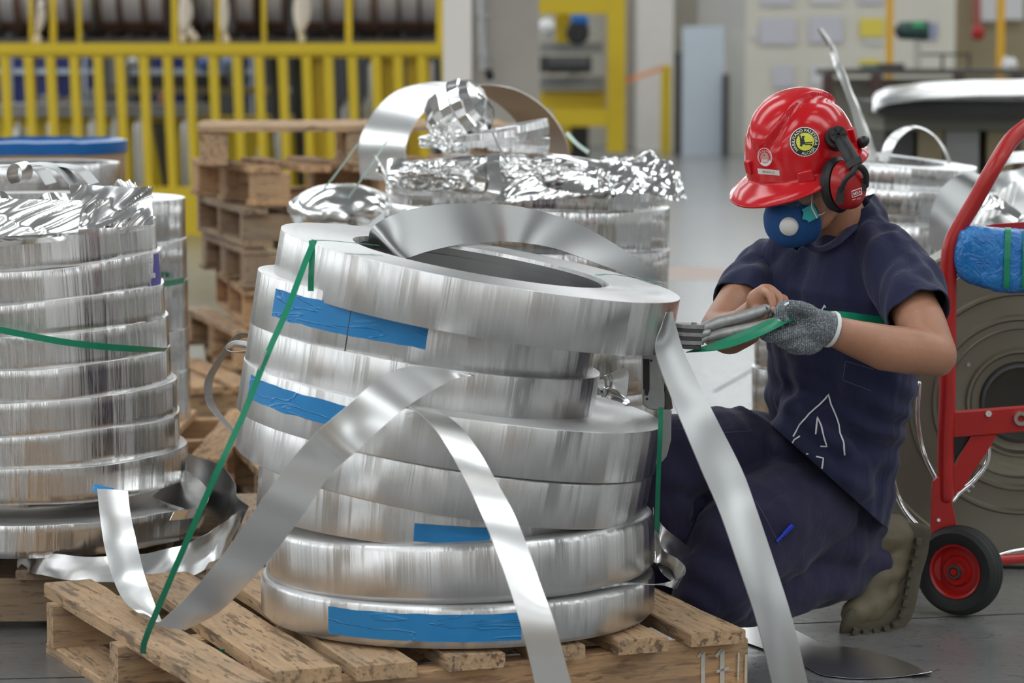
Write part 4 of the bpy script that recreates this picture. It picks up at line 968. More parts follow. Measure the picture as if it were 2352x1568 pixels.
foil_piece([(1500, 400, 7.7), (1560, 400, 7.7), (1578, 462, 7.6), (1505, 455, 7.5)], 'stiff foil corner sticking out right of the back stack', 15.2, .014, fu=1.3)
foil_piece([(160, 425, 6.15), (350, 430, 6.3), (352, 515, 6.25), (160, 530, 6.1)], 'creased foil wall at the right of the left stack top', 21.2, .010, fu=1.9)
foil_piece([(-40, 455, 6.1), (185, 460, 6.1), (180, 535, 6.07), (-40, 545, 6.07)], 'smooth foil wall at the left of the left stack top', 25.2, .006, fu=.9, fv=.7)
def hoop(cx_, cy_, r, Y, w, ax, label, mat='sheet', t=.002, a0=0, a1=2*pi, name='strip_hoop', ecc=1.0):
    ax = V(ax).normalized(); up = V((0, 0, 1)); s_ = ax.cross(up).normalized(); u2 = s_.cross(ax).normalized(); c = P(cx_, cy_, Y); rows = []
    for i in range(97):
        a = a0+(a1-a0)*i/96; q = c+s_*(r*cos(a))+u2*(r*ecc*sin(a)); rows.append([q-ax*w/2, q, q+ax*w/2])
    return tag(MB().grid(rows, t).build(name, M[mat]), label, 'metal strip')
strip('strip_hoop', [(945, 420, 8.4), (930, 350, 8.4), (948, 292, 8.4), (985, 246, 8.4), (1040, 208, 8.4), (1110, 194, 8.4), (1185, 205, 8.4), (1250, 245, 8.4), (1292, 300, 8.4), (1308, 355, 8.4), (1306, 420, 8.4)],
 [(828, 410, 8.75), (824, 335, 8.75), (850, 270, 8.75), (900, 216, 8.75), (962, 193, 8.75), (1030, 190, 8.75), (1100, 212, 8.75), (1160, 250, 8.75), (1200, 300, 8.75), (1215, 355, 8.75), (1210, 420, 8.75)], 'large bright strip hoop standing behind the back stack', 'sheet', n=90, thick=.002)
crumple(P(790, 485, 8.4), (.16, .15, .085), 'foil_mound', 'bright rounded foil mound left of the back stack', 31.0, 'foils', .10, 4, 'foil', False)
strip('bent_strip', [(760, 620, 8.0), (800, 560, 8.05), (850, 512, 8.1), (892, 478, 8.1)], [(860, 640, 7.9), (870, 580, 7.95), (885, 540, 8.0), (900, 520, 8.0)], 'curved grey strip between the foil mound and the back stack', 'sheetm', n=24)
crumple(P(800, 600, 8.3), (.18, .16, .10), 'foil_mound', 'lower foil mound behind the front stack', 37.0, 'foils', .12, 3, 'foil', False)
tag(strap([P(735, 445, 8.1), P(775, 395, 8.1), P(822, 330, 8.1)], .005, .001, 8).build('pale_strap', M['greenp']), 'pale green strap, left one of the pair tied to the strip hoop', 'strap')
tag(strap([P(800, 455, 8.0), P(845, 390, 8.0), P(890, 322, 8.05)], .005, .001, 8).build('pale_strap', M['greenp']), 'pale green strap, right one of the pair tied to the strip hoop', 'strap')
tag(strap([P(1302, 305, 8.6), P(1325, 330, 8.5), P(1352, 350, 8.4)], .012, .001, 8).build('pale_strap', M['greenp']), 'pale green strap end right of the strip hoop', 'strap')

# ---- coil heap behind the worker on the right
YH = 8.6
hp = [((1800, 620), (2330, 632), .15, 0, 'lowest'), ((1800, 530), (2320, 560), .12, 1, 'second lowest'), ((1780, 470), (2260, 505), .075, 2, 'middle'), ((1760, 425), (2290, 462), .07, 2, 'upper'), ((1790, 380), (2240, 415), .085, 2, 'topmost')]
for i, (l, r, h, pt, lb) in enumerate(hp):
    coil(l, r, YH, h, pt, .2, .001, lb+' bright coil of the heap behind the worker\'s shoulder', 'coilB', wobble=.006, group='bright coils behind the worker', seed=80+i, zseg=2, nseg=72)
for yy, hh_, lb_ in ((1008, .10, 'third'), (1062, .0, '')):
    if hh_: coil((1726, yy), (2052, yy), 7.6, .128, 0, .12, .001, 'third of the small coils seen left of the worker\'s waist, on the pallet', 'coilB', seed=93, wobble=.006, zseg=2)
coil((1733, 800), (2050, 800), 7.6, .09, 0, .12, .001, 'upper of two small coils seen left of the worker\'s waist', 'coilB', seed=90, wobble=.006, zseg=2)
coil((1728, 895), (2050, 895), 7.6, .13, 0, .12, .001, 'lower of two small coils seen left of the worker\'s waist', 'coilB', seed=91, wobble=.006, zseg=2)
pallet((.84, 7.62, 0), R(4), .8, .8, 'pallet behind the kneeling worker carrying the small coils', 'wood2', 6)
pallet(((2065-CX)*S(YH), YH, 0), R(0), .72, .8, 'pallet of the coil heap behind the worker', 'wood2', 6)
for yy, hh_, lb_ in ((735, .155, 'bright coil low in the heap behind the worker, second from the pallet'), (862, .185, 'bright coil at the very bottom of the heap behind the worker')):
    coil((1805, yy), (2325, yy), YH, hh_, 0, .2, .001, lb_, 'coilB', wobble=.006, group='bright coils behind the worker', seed=int(yy), zseg=2, nseg=72)
strip('upright_strip', [(1876, 66, 8.7), (1900, 110, 8.7), (1920, 160, 8.68), (1950, 240, 8.66), (1975, 320, 8.64), (1990, 372, 8.62)], [(1890, 64, 8.7), (1918, 108, 8.7), (1938, 158, 8.72), (1972, 240, 8.75), (2002, 320, 8.78), (2022, 372, 8.8)], 'tall bright strip standing up behind the red helmet', 'sheet', n=50, noi=.004, curl=.006)
strip('strip_arch', [(2018, 370, 8.75), (2035, 325, 8.75), (2060, 300, 8.75), (2100, 289, 8.75), (2140, 305, 8.75), (2170, 340, 8.75), (2190, 385, 8.75)], [(2038, 375, 8.6), (2055, 335, 8.6), (2075, 310, 8.6), (2105, 294, 8.6), (2142, 311, 8.6), (2166, 345, 8.6), (2182, 390, 8.6)], 'thin strip arch rising from the coil heap behind the worker', 'sheet', n=50)
strip('strip_arch', [(2130, 560, 8.1), (2140, 480, 8.1), (2170, 425, 8.1), (2215, 398, 8.12), (2260, 405, 8.2), (2285, 430, 8.3)], [(2195, 600, 7.9), (2200, 520, 7.92), (2225, 460, 7.95), (2255, 425, 8.0), (2275, 415, 8.1), (2287, 432, 8.25)], 'broad grey strip arch left of the red hand truck tube', 'sheetm', n=50)
strip('strip_arch', [(2265, 420, 8.6), (2285, 370, 8.6), (2320, 350, 8.6), (2380, 345, 8.6)], [(2262, 470, 8.4), (2290, 400, 8.4), (2320, 378, 8.4), (2380, 372, 8.4)], 'bright strip arch at the right edge behind the hand truck', 'sheet', n=40, noi=.004)
strip('wide_sheet', [(2240, 430, 8.5), (2290, 400, 8.6), (2380, 380, 8.7)], [(2230, 560, 8.3), (2290, 540, 8.3), (2380, 520, 8.3)], 'wide shiny sheet behind the fluted strip on the right', 'sheet', n=30, noi=.008, across=6)
# fluted strip
rows = []
for i in range(61):
    u = i/60; x = 2205+u*110; yv = 520-u*45; fl_ = .012*sin(u*42)
    a = P(x-5+10*u, yv+10, 7.95+fl_); b = P(x+32-6*u, yv-45-20*u, 8.05+fl_); rows.append([a, (a+b)/2, b])
tag(MB().grid(rows, .001).build('fluted_strip', M['sheet']), 'fluted strip with sharp pleats above the blue wrapped bundle', 'metal strip')
strip('curled_flap', [(2255, 460, 7.9), (2275, 445, 7.9), (2300, 455, 7.85), (2345, 490, 7.8), (2350, 505, 7.8)], [(2250, 505, 7.85), (2275, 480, 7.85), (2300, 490, 7.8), (2330, 515, 7.75), (2345, 520, 7.75)], 'curled flap of strip right of the fluted strip', 'foils', n=30, curl=.01)
# ---------------- ray helpers: put flat prints and lines onto built surfaces
def bvh_of(*obs):
    vs = []; fs = []
    bpy.context.view_layer.update()
    for o in obs:
        k_ = len(vs); mw = o.matrix_world
        vs += [mw @ v.co for v in o.data.vertices]; fs += [tuple(i+k_ for i in p.vertices) for p in o.data.polygons]
    return BVHTree.FromPolygons(vs, fs)
def hit(bv, px, py, off=.0006):
    d = (P(px, py, 6)-CAMP).normalized(); h = bv.ray_cast(CAMP, d)
    if h[0] is None: return None
    n = h[1] if h[1].dot(d) < 0 else -h[1]
    return h[0]+n*off
def disc_on(bv, cx_, cy_, rx_, ry_, mat, name, par, off=.0006, rot=0, n=32, r_in=0.0, rings=5, a0=0, a1=360):
    rows = []
    for i in range(n+1):
        a = R(a0+(a1-a0)*i/n); row = []
        for j in range(rings+1):
            f = r_in+(1-r_in)*j/rings; x = rx_*f*cos(a); y = ry_*f*sin(a); c, s = cos(R(rot)), sin(R(rot))
            h = hit(bv, cx_+x*c-y*s, cy_+x*s+y*c, off)
            if h is None: h = row[-1] if row else (rows[-1][j] if rows else P(cx_, cy_, 5.9))
            row.append(h)
        rows.append(row)
    o = MB().grid(rows).build(name, mat, par, rec=False); return o
def quad_on(bv, pts, mat, name, par, off=.0006, n=8):
    a, b, c, d = [V((p[0], p[1], 0)) for p in pts]; rows = []
    for i in range(n+1):
        u = i/n; p = a.lerp(b, u); q = d.lerp(c, u); rows.append([hit(bv, *p.lerp(q, j/4)[:2], off) or P(a.x, a.y, 5.9) for j in range(5)])
    return MB().grid(rows).build(name, mat, par, rec=False)
def line_on(bv, pts, w, mat, name, par, off=.001):
    """thin printed line; pts in picture positions, w half width px"""
    mb = MB()
    P2 = []
    for a, b in zip(pts[:-1], pts[1:]):
        L = max(2, int(math.hypot(b[0]-a[0], b[1]-a[1])/6))
        P2 += [(a[0]+(b[0]-a[0])*i/L, a[1]+(b[1]-a[1])*i/L) for i in range(L)]
    P2.append(pts[-1]); rows = []
    for i, p in enumerate(P2):
        a = P2[max(0, i-1)]; b = P2[min(len(P2)-1, i+1)]; d = math.hypot(b[0]-a[0], b[1]-a[1]) or 1; nx, ny = -(b[1]-a[1])/d*w, (b[0]-a[0])/d*w
        h1 = hit(bv, p[0]-nx, p[1]-ny, off); h2 = hit(bv, p[0]+nx, p[1]+ny, off)
        if h1 and h2: rows.append([h1, h2])
    if len(rows) < 2: return None
    return mb.grid(rows).build(name, mat, par, rec=False)
def glyphs(txt):
    cu = bpy.data.curves.new('g', 'FONT'); cu.body = txt; cu.size = 1; cu.offset = .018; cu.resolution_u = 3
    o = bpy.data.objects.new('g', cu); COL.objects.link(o)
    me = bpy.data.meshes.new_from_object(o.evaluated_get(bpy.context.evaluated_depsgraph_get())); w_ = max((v.co.x for v in me.vertices), default=.3)
    r = ([v.co.copy() for v in me.vertices], [tuple(p.vertices) for p in me.polygons], w_)
    bpy.data.objects.remove(o); bpy.data.meshes.remove(me); return r
def text_on(bv, txt, size, fn, mat, name, par, off=.0012, gap=.1, fit=None):
    """fn(s) -> (px,py,angle) for a running length s in px; one mesh for the printed word"""
    mb = MB(); s = 0.0
    tot = 0
    gl = []
    for ch in txt:
        if ch == ' ': gl.append(None); tot += .35*size; continue
        g = glyphs(ch); gl.append(g); tot += (g[2]+gap)*size
    if fit: size *= fit/tot; tot = fit
    for g in gl:
        if g is None: s += .35*size; continue
        w_ = g[2]*size; x, y, a = fn((s+w_/2)/max(tot, 1e-6)); c, sn = cos(a), sin(a); vs = []
        for v in g[0]:
            lx = (v.x-g[2]/2)*size; ly = -(v.y-.35)*size
            vs.append(hit(bv, x+lx*c-ly*sn, y+lx*sn+ly*c, off) or P(x, y, 5.9))
        mb.add(vs, g[1]); s += w_+gap*size
    return mb.build(name, mat, par, smooth=False, rec=False)

# ---------------- the kneeling worker
Wd = V((.8, -.6, 0)); Fd = V((-.6, -.8, 0))
man = empty('person', G(1760, 1400), 'kneeling worker in red helmet, blue mask, navy t-shirt and grey knit glove', 'person')
hf = V((-.696, -.630, -.342)); hu = V((-.253, -.229, .940)); hs = hu.cross(hf).normalized(); hf = hs.cross(hu).normalized()
HCN = P(1846, 377, 5.93)
HM = Matrix((hf, hs, hu)).transposed().to_4x4(); HM = Matrix.Translation(HCN) @ HM   # local x forward, y to his left, z up
def hl(x, y, z): return HM @ V((x, y, z))
HR = HM.to_3x3()
b = MB()
# head
b.ell(hl(-.005, 0, .02), (.098, .076, .10), HR, 28)
b.ell(hl(.035, 0, -.055), (.062, .062, .075), HR, 24)
b.ell(hl(.062, 0, -.118), (.028, .034, .026), HR, 16)
for s_ in (-1, 1):
    b.tube([hl(-.005, s_*.060, -.085), hl(.03, s_*.045, -.112), hl(.06, s_*.02, -.125)], [.018, .018, .018], 10)
    b.ell(hl(.058, s_*.038, -.055), (.028, .022, .022), HR, 14)      # cheek
    b.ell(hl(.083, s_*.032, -.012), (.012, .022, .008), HR, 12)      # brow
    b.ell(hl(-.004, s_*.078, -.038), (.018, .008, .032), HR, 12)     # ear
b.tube([hl(.084, 0, -.02), hl(.096, 0, -.05), hl(.101, 0, -.062)], [.009, .012, .013], 12)
b.ell(hl(.092, 0, -.095), (.014, .024, .007), HR, 12); b.ell(hl(.089, 0, -.105), (.013, .02, .007), HR, 12)
# neck, trunk
b.tube([P(1945, 565, 6.02), P(1932, 520, 6.01), P(1912, 470, 5.98), P(1888, 425, 5.95)], [.075, .062, .058, .06], 20)
TS = [(1908, 1030, 6.15, .115, .08), (1922, 960, 6.14, .125, .086), (1940, 860, 6.11, .140, .090), (1942, 740, 6.08, .148, .094), (1942, 650, 6.07, .142, .088), (1950, 575, 6.05, .095, .068)]
b.tube([P(*t[:3]) for t in TS], [t[3] for t in TS], 28, ref=Wd, ell=[t[4] for t in TS])
LS, LE, LW = P(2062, 612, 5.90), P(2150, 815, 5.69), P(1900, 755, 5.61)
b.tube([LS, P(2085, 680, 5.82), P(2118, 745, 5.74), LE], [.055, .052, .050, .043], 18)
b.tube([LE, P(2095, 806, 5.665), P(2030, 798, 5.65), P(1960, 776, 5.63), LW], [.043, .048, .047, .037, .029], 18)
b.ell(P(2158, 838, 5.69), (.026, .03, .024), None, 12)
RS, RE, RW = P(1750, 610, 6.14), P(1652, 757, 5.90), P(1742, 712, 5.69)
b.tube([RS, P(1715, 665, 6.05), RE], [.052, .048, .042], 18)
b.tube([RE, P(1675, 765, 5.85), P(1708, 752, 5.78), RW], [.042, .045, .040, .029], 18)
# right hand holding the cutter
b.tube([RW, P(1752, 692, 5.66), P(1762, 676, 5.645)], [.026, .029, .022], 14, ref=(0, 1, 0), ell=[.028, .034, .026])
def finger(mb, pts, r):
    p = [P(*q) for q in pts]; m_ = len(p); mb.tube(cr(p, 8), [r*(1.0-.22*i/8) for i in range(9)], 10)
finger(b, [(1757, 670, 5.635), (1768, 676, 5.60), (1775, 694, 5.585), (1776, 713, 5.58)], .0105)
finger(b, [(1772, 672, 5.66), (1788, 678, 5.635), (1792, 696, 5.62), (1786, 712, 5.61)], .0100)
finger(b, [(1778, 684, 5.69), (1800, 684, 5.67), (1806, 699, 5.655), (1800, 712, 5.65)], .0095)
finger(b, [(1780, 694, 5.70), (1806, 694, 5.70), (1816, 702, 5.69), (1812, 712, 5.68)], .0085)
finger(b, [(1738, 708, 5.66), (1738, 725, 5.61), (1748, 732, 5.575), (1757, 722, 5.565)], .0115)
# hips and legs under the trousers
b.ell(P(1885, 1115, 6.17), (.10, .09, .09)); b.tube([P(1885, 1120, 6.19), P(1760, 1215, 6.02), P(1640, 1335, 5.9)], [.065, .075, .055], 16)
b.tube([P(1640, 1360, 5.9), P(1800, 1345, 6.05), P(2000, 1290, 6.18)], [.05, .052, .04], 14)
b.tube([P(1800, 1090, 6.2), P(1640, 1050, 6.08), P(1495, 1050, 5.97)], [.085, .075, .055], 16)
b.tube([P(1495, 1050, 5.97), P(1505, 1200, 6.0), P(1520, 1345, 6.05)], [.052, .05, .038], 14)
b.tube([P(2000, 1290, 6.18), P(2045, 1260, 6.2), P(2040, 1330, 6.18), P(1995, 1400, 6.14)], [.035, .035, .03, .025], 12)
b.tube([P(1520, 1345, 6.05), P(1510, 1385, 6.02), P(1460, 1400, 5.93)], [.035, .034, .025], 12)
body = remesh(b, 'body', M['skin'], .0045, man, 5)
# nails on the bare hand
for (x, y, Y_) in ((1776, 711, 5.568), (1786, 710, 5.60)):
    MB().ell(P(x, y, Y_), (.0055, .002, .0065), None, 10).build('fingernail', plain('nail', (.62, .36, .28), .3), man)
# hair at the back of the head under the helmet
hr = MB().ell(hl(-.045, 0, -.01), (.062, .080, .055), HR, 24)
hr.build('hair', plain('dark_hair', (.018, .013, .010), .7, 0, .3, 80, .002, 200), man)
for s_ in (-1, 1):
    e_ = MB().ell(hl(.080, s_*.031, -.034), (.011, .012, .010), HR, 14).build('eye', plain('eye_white', (.7, .68, .65), .2), man)
    MB().ell(hl(.0895, s_*.031, -.036), (.003, .005, .005), HR, 10).build('iris', M['black'], e_)
# shirt
b = MB()
TS = [(1903, 1170, 6.13, .142, .128), (1906, 1110, 6.14, .152, .13), (1915, 1040, 6.135, .155, .125), (1922, 980, 6.12, .160, .122), (1934, 860, 6.08, .170, .125), (1937, 740, 6.05, .185, .132), (1938, 650, 6.03, .182, .130), (1945, 590, 6.03, .150, .112), (1952, 545, 6.03, .105, .09), (1955, 512, 6.03, .08, .078)]
b.tube([P(*t[:3]) for t in TS], [t[3] for t in TS], 32, ref=Wd, ell=[t[4] for t in TS])
b.ell(P(1872, 1015, 6.03), (.105, .085, .13)); b.ell(P(1905, 1090, 6.03), (.10, .08, .10))
b.tube([P(1985, 560, 5.99), P(2062, 612, 5.90), P(2092, 680, 5.82), P(2108, 716, 5.765)], [.062, .074, .074, .072], 22)
b.tube([P(1835, 580, 6.07), P(1752, 612, 6.13), P(1722, 660, 6.06), P(1702, 688, 6.01)], [.060, .064, .062, .058], 22)
def shirt_disp(p, n):
    # hanging folds that run down from the neckline and shoulders, pull folds at the belly
    d = V((p.x, p.y, p.z*.28)); k_ = noise.noise(V((p.x*24, p.y*24, p.z*3.0+2)))*.016*(1 if p.z > .62 else .6)-abs(noise.noise(V((p.x*15+3, p.y*15, p.z*2.5))))*.012
    k_ += noise.noise(V((p.x*9, p.y*9, p.z*5)))*.006
    if p.z < .62:
        q = p.z+.55*(p.x-.62); k_ += .006*math.sin(q*95+3*noise.noise(p*6))*max(0, 1-abs(p.z-.45)/.2)
    return n*k_
hem = [P(1768, 972, 6.0), P(2018, 1196, 6.0)]; vd = (hem[0]-CAMP).normalized(); hd = (hem[1]-hem[0]).normalized(); hn = hd.cross(vd).normalized()
if hn.dot(P(1800, 1200, 6)-hem[0]) < 0: hn = -hn
nk = [P(1838, 566, 6.0), P(1994, 478, 6.0)]; nd = (nk[1]-nk[0]).normalized(); nn = nd.cross((nk[0]-CAMP).normalized()).normalized()
if nn.dot(P(1880, 400, 6)-nk[0]) < 0: nn = -nn
nn = (nn+V((-.30, -.45, 0))*.35).normalized()
def plane_px(a, b_, Y, inside):
    p, q = P(a[0], a[1], Y), P(b_[0], b_[1], Y); d = (q-p).normalized(); n_ = d.cross((p-CAMP).normalized()).normalized()
    if n_.dot(P(inside[0], inside[1], Y)-p) > 0: n_ = -n_
    return (p, n_)
shirt = remesh(b, 't_shirt', M['shirt'], .006, man, 7, shirt_disp, cut=[(hem[0], hn)])
# sleeve openings: trim the rounded ends with planes across each upper arm
bm = bmesh.new(); bm.from_mesh(shirt.data); org = wloc(shirt)
for (c, n_, rad) in ((P(1930, 505, 6.0), nn, .108), (P(2110, 722, 5.755), (P(2118, 745, 5.74)-P(2080, 665, 5.83)).normalized(), .125), (P(1700, 694, 5.995), (P(1652, 757, 5.9)-P(1722, 660, 6.06)).normalized(), .11)):
    fs_ = [f for f in bm.faces if (f.calc_center_median()+org-c).length < rad and (f.calc_center_median()+org-c).dot(n_) > -.03]
    es_ = list({e for f in fs_ for e in f.edges}); vs_ = list({v for f in fs_ for v in f.verts})
    bmesh.ops.bisect_plane(bm, geom=vs_+es_+fs_, plane_co=c-org, plane_no=n_, clear_outer=True)
bm.to_mesh(shirt.data); bm.free()
sol = shirt.modifiers.new('cloth_thickness', 'SOLIDIFY'); sol.thickness = .003; sol.offset = -1
# hems: stitched bands round sleeves
def band(c, ax, r1, r2, w_, mat, name, par, ref=(0, 0, 1), t=.003):
    ax = V(ax).normalized(); u = (V(ref)-ax*ax.dot(V(ref))).normalized(); w2 = ax.cross(u); rows = []
    for i in range(41):
        a = 2*pi*i/40; q = V(c)+u*(r1*cos(a))+w2*(r2*sin(a)); d_ = (u*cos(a)+w2*sin(a)); rows.append([q-ax*w_/2, q+d_*t*.6, q+ax*w_/2])
    return MB().grid(rows, t).build(name, mat, par)
# collar ring round the neck
cp_ = [P(1846, 556, 5.93), P(1875, 573, 5.92), P(1915, 560, 5.92), P(1960, 520, 5.95), P(1990, 487, 6.02)]
MB().tube(cr(cp_, 24), .0055, 8, ell=[.012]*25, ref=(0, -.3, 1)).build('collar', M['shirt'], shirt)
bpy.context.view_layer.update()
bsh = bvh_of(shirt)
wp = plain('white_print', (.75, .75, .76), .6); gp = plain('faint_stitch', (.07, .08, .13), .8)
LINES = [[(1822, 1003), (1838, 975), (1858, 950), (1882, 930), (1896, 915), (1903, 905), (1909, 928), (1921, 955), (1927, 975), (1929, 996), (1937, 1016), (1940, 1044)],
 [(1874, 996), (1876, 958), (1885, 978), (1890, 996), (1896, 1014), (1899, 1024), (1884, 1024)], [(1780, 1020), (1787, 1010), (1798, 1005)], [(1817, 1024), (1825, 1010), (1838, 1002)],
 [(1781, 1030), (1790, 1025)], [(1822, 1030), (1834, 1034)], [(1846, 1040), (1856, 1042)], [(1874, 1048), (1890, 1052), (1888, 1075), (1887, 1098), (1897, 1107)], [(1886, 715), (1895, 700), (1897, 706)]]
for L_ in LINES: line_on(bsh, L_, 1.7, wp, 'printed_line', shirt, .0022)
for L_ in [[(2005, 847), (1943, 828), (1937, 872), (2000, 897)]]: line_on(bsh, L_, .9, gp, 'printed_line', shirt, .0022)
# trousers
b = MB()
b.ell(P(1895, 1130, 6.17), (.155, .12, .12))
b.ell(P(1955, 1175, 6.17), (.08, .09, .09))
b.tube([P(1915, 1105, 6.18), P(1835, 1150, 6.09), P(1740, 1215, 5.98), P(1680, 1285, 5.93), P(1640, 1340, 5.90)], [.11, .124, .126, .105, .088], 24)
b.ell(P(1637, 1362, 5.90), (.085, .08, .068))
b.tube([P(1650, 1375, 5.93), P(1760, 1352, 6.0), P(1880, 1322, 6.1), P(1985, 1285, 6.18)], [.062, .072, .075, .062], 20)
b.tube([P(1830, 1230, 6.08), P(1930, 1235, 6.14), P(1985, 1225, 6.18)], [.09, .088, .06], 20)
b.tube([P(1850, 1080, 6.2), P(1760, 1052, 6.16), P(1660, 1043, 6.08), P(1560, 1048, 6.0), P(1495, 1060, 5.97)], [.10, .10, .098, .092, .08], 22)
b.tube([P(1495, 1075, 5.98), P(1515, 1200, 6.02), P(1525, 1330, 6.06)], [.078, .078, .062], 20)
b.tube([P(1790, 1130, 6.15), P(1680, 1130, 6.1), P(1575, 1150, 6.08)], [.10, .09, .08], 20)
b.tube([P(1600, 1120, 6.1), P(1570, 1230, 6.1), P(1555, 1280, 6.1)], [.07, .055, .04], 16)
b.tube([P(1700, 955, 6.1), P(1760, 985, 6.08), P(1800, 1040, 6.04)], [.022, .026, .03], 12)
def tr_disp(p, n):
    k_ = noise.noise(V((p.x*11, p.y*11, p.z*11)))*.010
    q = p.z*.8+p.x*.5; k_ += .0075*math.sin(q*62+5*noise.noise(p*5))*(.5+.5*noise.noise(p*4))
    k_ += .004*noise.noise(p*26)
    return n*k_
trous = remesh(b, 'trousers', M['trous'], .0065, man, 7, tr_disp)
btr = bvh_of(trous)
line_on(btr, [(1735, 1150), (1765, 1200), (1790, 1252)], .8, gp, 'seam', trous, .002)
line_on(btr, [(1560, 985), (1640, 995), (1725, 990)], .8, gp, 'seam', trous, .002)
# pen in the thigh pocket
h1 = hit(btr, 1782, 1243, .004); h2 = hit(btr, 1818, 1205, .004)
pen = empty('ballpoint_pen', h1, 'blue ballpoint pen clipped to the thigh pocket of the kneeling worker', 'pen')
pb = plain('blue_plastic', (.01, .05, .62), .3)
MB().cyl(h1, h1.lerp(h2, .9), .0035).build('barrel', pb, pen); MB().cyl(h1.lerp(h2, .45), h2, .0052).build('cap', pb, pen)
MB().cyl(h1.lerp(h2, .55)+V((0, -.006, .002)), h1.lerp(h2, .98)+V((0, -.006, .002)), .0014).build('clip', pb, pen)
# boots
bt_m = plain('tan_boot_leather', (.13, .105, .062), .6, 0, .35, 14, .0016, 45); so_m = plain('boot_sole', (.085, .072, .048), .8, 0, .3, 20)
b = MB()
b.tube([P(2010, 1232, 6.19), P(2050, 1228, 6.20)], [.052, .048], 16)
b.tube([P(2068, 1226, 6.2), P(2058, 1262, 6.2), P(2040, 1320, 6.185), P(2015, 1375, 6.16), P(1985, 1402, 6.13), P(1965, 1410, 6.11)], [.036, .040, .041, .042, .042, .034], 18)
b.tube([P(2000, 1270, 6.19), P(2015, 1330, 6.17), P(1992, 1388, 6.14)], [.04, .045, .04], 16)
def bdisp(p, n): return n*(.003*noise.noise(p*30)+.0028*math.sin(p.z*130+3*noise.noise(p*12))*max(0, 1-abs(p.z-.10)/.07))
bo = remesh(b, 'boot', bt_m, .005, man, 5, bdisp); bo['label'] = 'left boot with bent toe'
sp = [P(2098, 1212, 6.19), P(2092, 1262, 6.19), P(2078, 1310, 6.18), P(2070, 1352, 6.165), P(2058, 1400, 6.15), P(2030, 1428, 6.125), P(1985, 1438, 6.10), P(1945, 1428, 6.08)]
q = cr(sp, 28); so = MB().tube(q, .012, 10, ref=(0, 1, 0), ell=[.042]*2+[.040]*25+[.034]*2).build('sole', so_m, bo)
sp2 = [V((p.x, p.y, 0)) for p in q]
for i in range(2, 27, 2):
    d_ = (q[i+1]-q[i-1]).normalized(); nn_ = V((0, 1, 0)).cross(d_).normalized(); nn_ = nn_ if nn_.dot(V((1, 0, -.5))) > 0 else -nn_
    MB().box(q[i]+nn_*.010-V((0, 0, 0)), (.012, .075, .012), Matrix((nn_, V((0, 1, 0)), nn_.cross(V((0, 1, 0))))).transposed()).build('lug', so_m, bo, False)
b = MB(); b.tube([P(1522, 1330, 6.06), P(1518, 1380, 6.05), P(1470, 1402, 5.98), P(1430, 1408, 5.92)], [.05, .048, .042, .034], 16)
bo2 = remesh(b, 'boot', bt_m, .006, man, 5, bdisp); bo2['label'] = 'right boot behind the stack'
# glove
b = MB()
b.tube([P(1903, 755, 5.61), P(1880, 752, 5.605), P(1850, 748, 5.60), P(1822, 748, 5.60)], [.034, .037, .044, .036], 18, ref=(0, 0, 1), ell=[.034, .032, .028, .024])
finger(b, [(1862, 715, 5.585), (1835, 705, 5.565), (1803, 703, 5.555), (1790, 716, 5.55), (1797, 731, 5.55)], .0145)
finger(b, [(1836, 762, 5.575), (1806, 768, 5.555), (1778, 774, 5.55), (1756, 770, 5.555)], .0150)
finger(b, [(1845, 778, 5.585), (1822, 790, 5.57), (1795, 786, 5.575), (1788, 770, 5.59)], .0140)
finger(b, [(1862, 786, 5.59), (1845, 800, 5.58), (1818, 800, 5.585), (1806, 786, 5.60)], .0135)
finger(b, [(1882, 788, 5.60), (1868, 801, 5.595), (1845, 804, 5.60), (1832, 792, 5.61)], .0120)
finger(b, [(1815, 728, 5.59), (1790, 728, 5.585), (1776, 726, 5.59)], .0115)
gl_ = remesh(b, 'glove', M['knit'], .0032, man, 4, lambda p, n: n*.0012*noise.noise(p*60)); gl_['label'] = 'grey speckled knit glove on the left hand'
cz = MB().lathe([(.0365, -.004), (.0375, 0), (.0365, .004), (.032, .003), (.032, -.003)], 36, Matrix.Translation(P(1908, 756, 5.612)) @ (P(1960, 776, 5.63)-P(1880, 752, 5.605)).to_track_quat('Z', 'Y').to_matrix().to_4x4(), closed=True)
cz.build('cuff', M['white'], gl_)
bgl = bvh_of(gl_); quad_on(bgl, [(1800, 699), (1811, 693), (1812, 697), (1803, 703)], M['white'], 'patch', gl_, .001, 3)

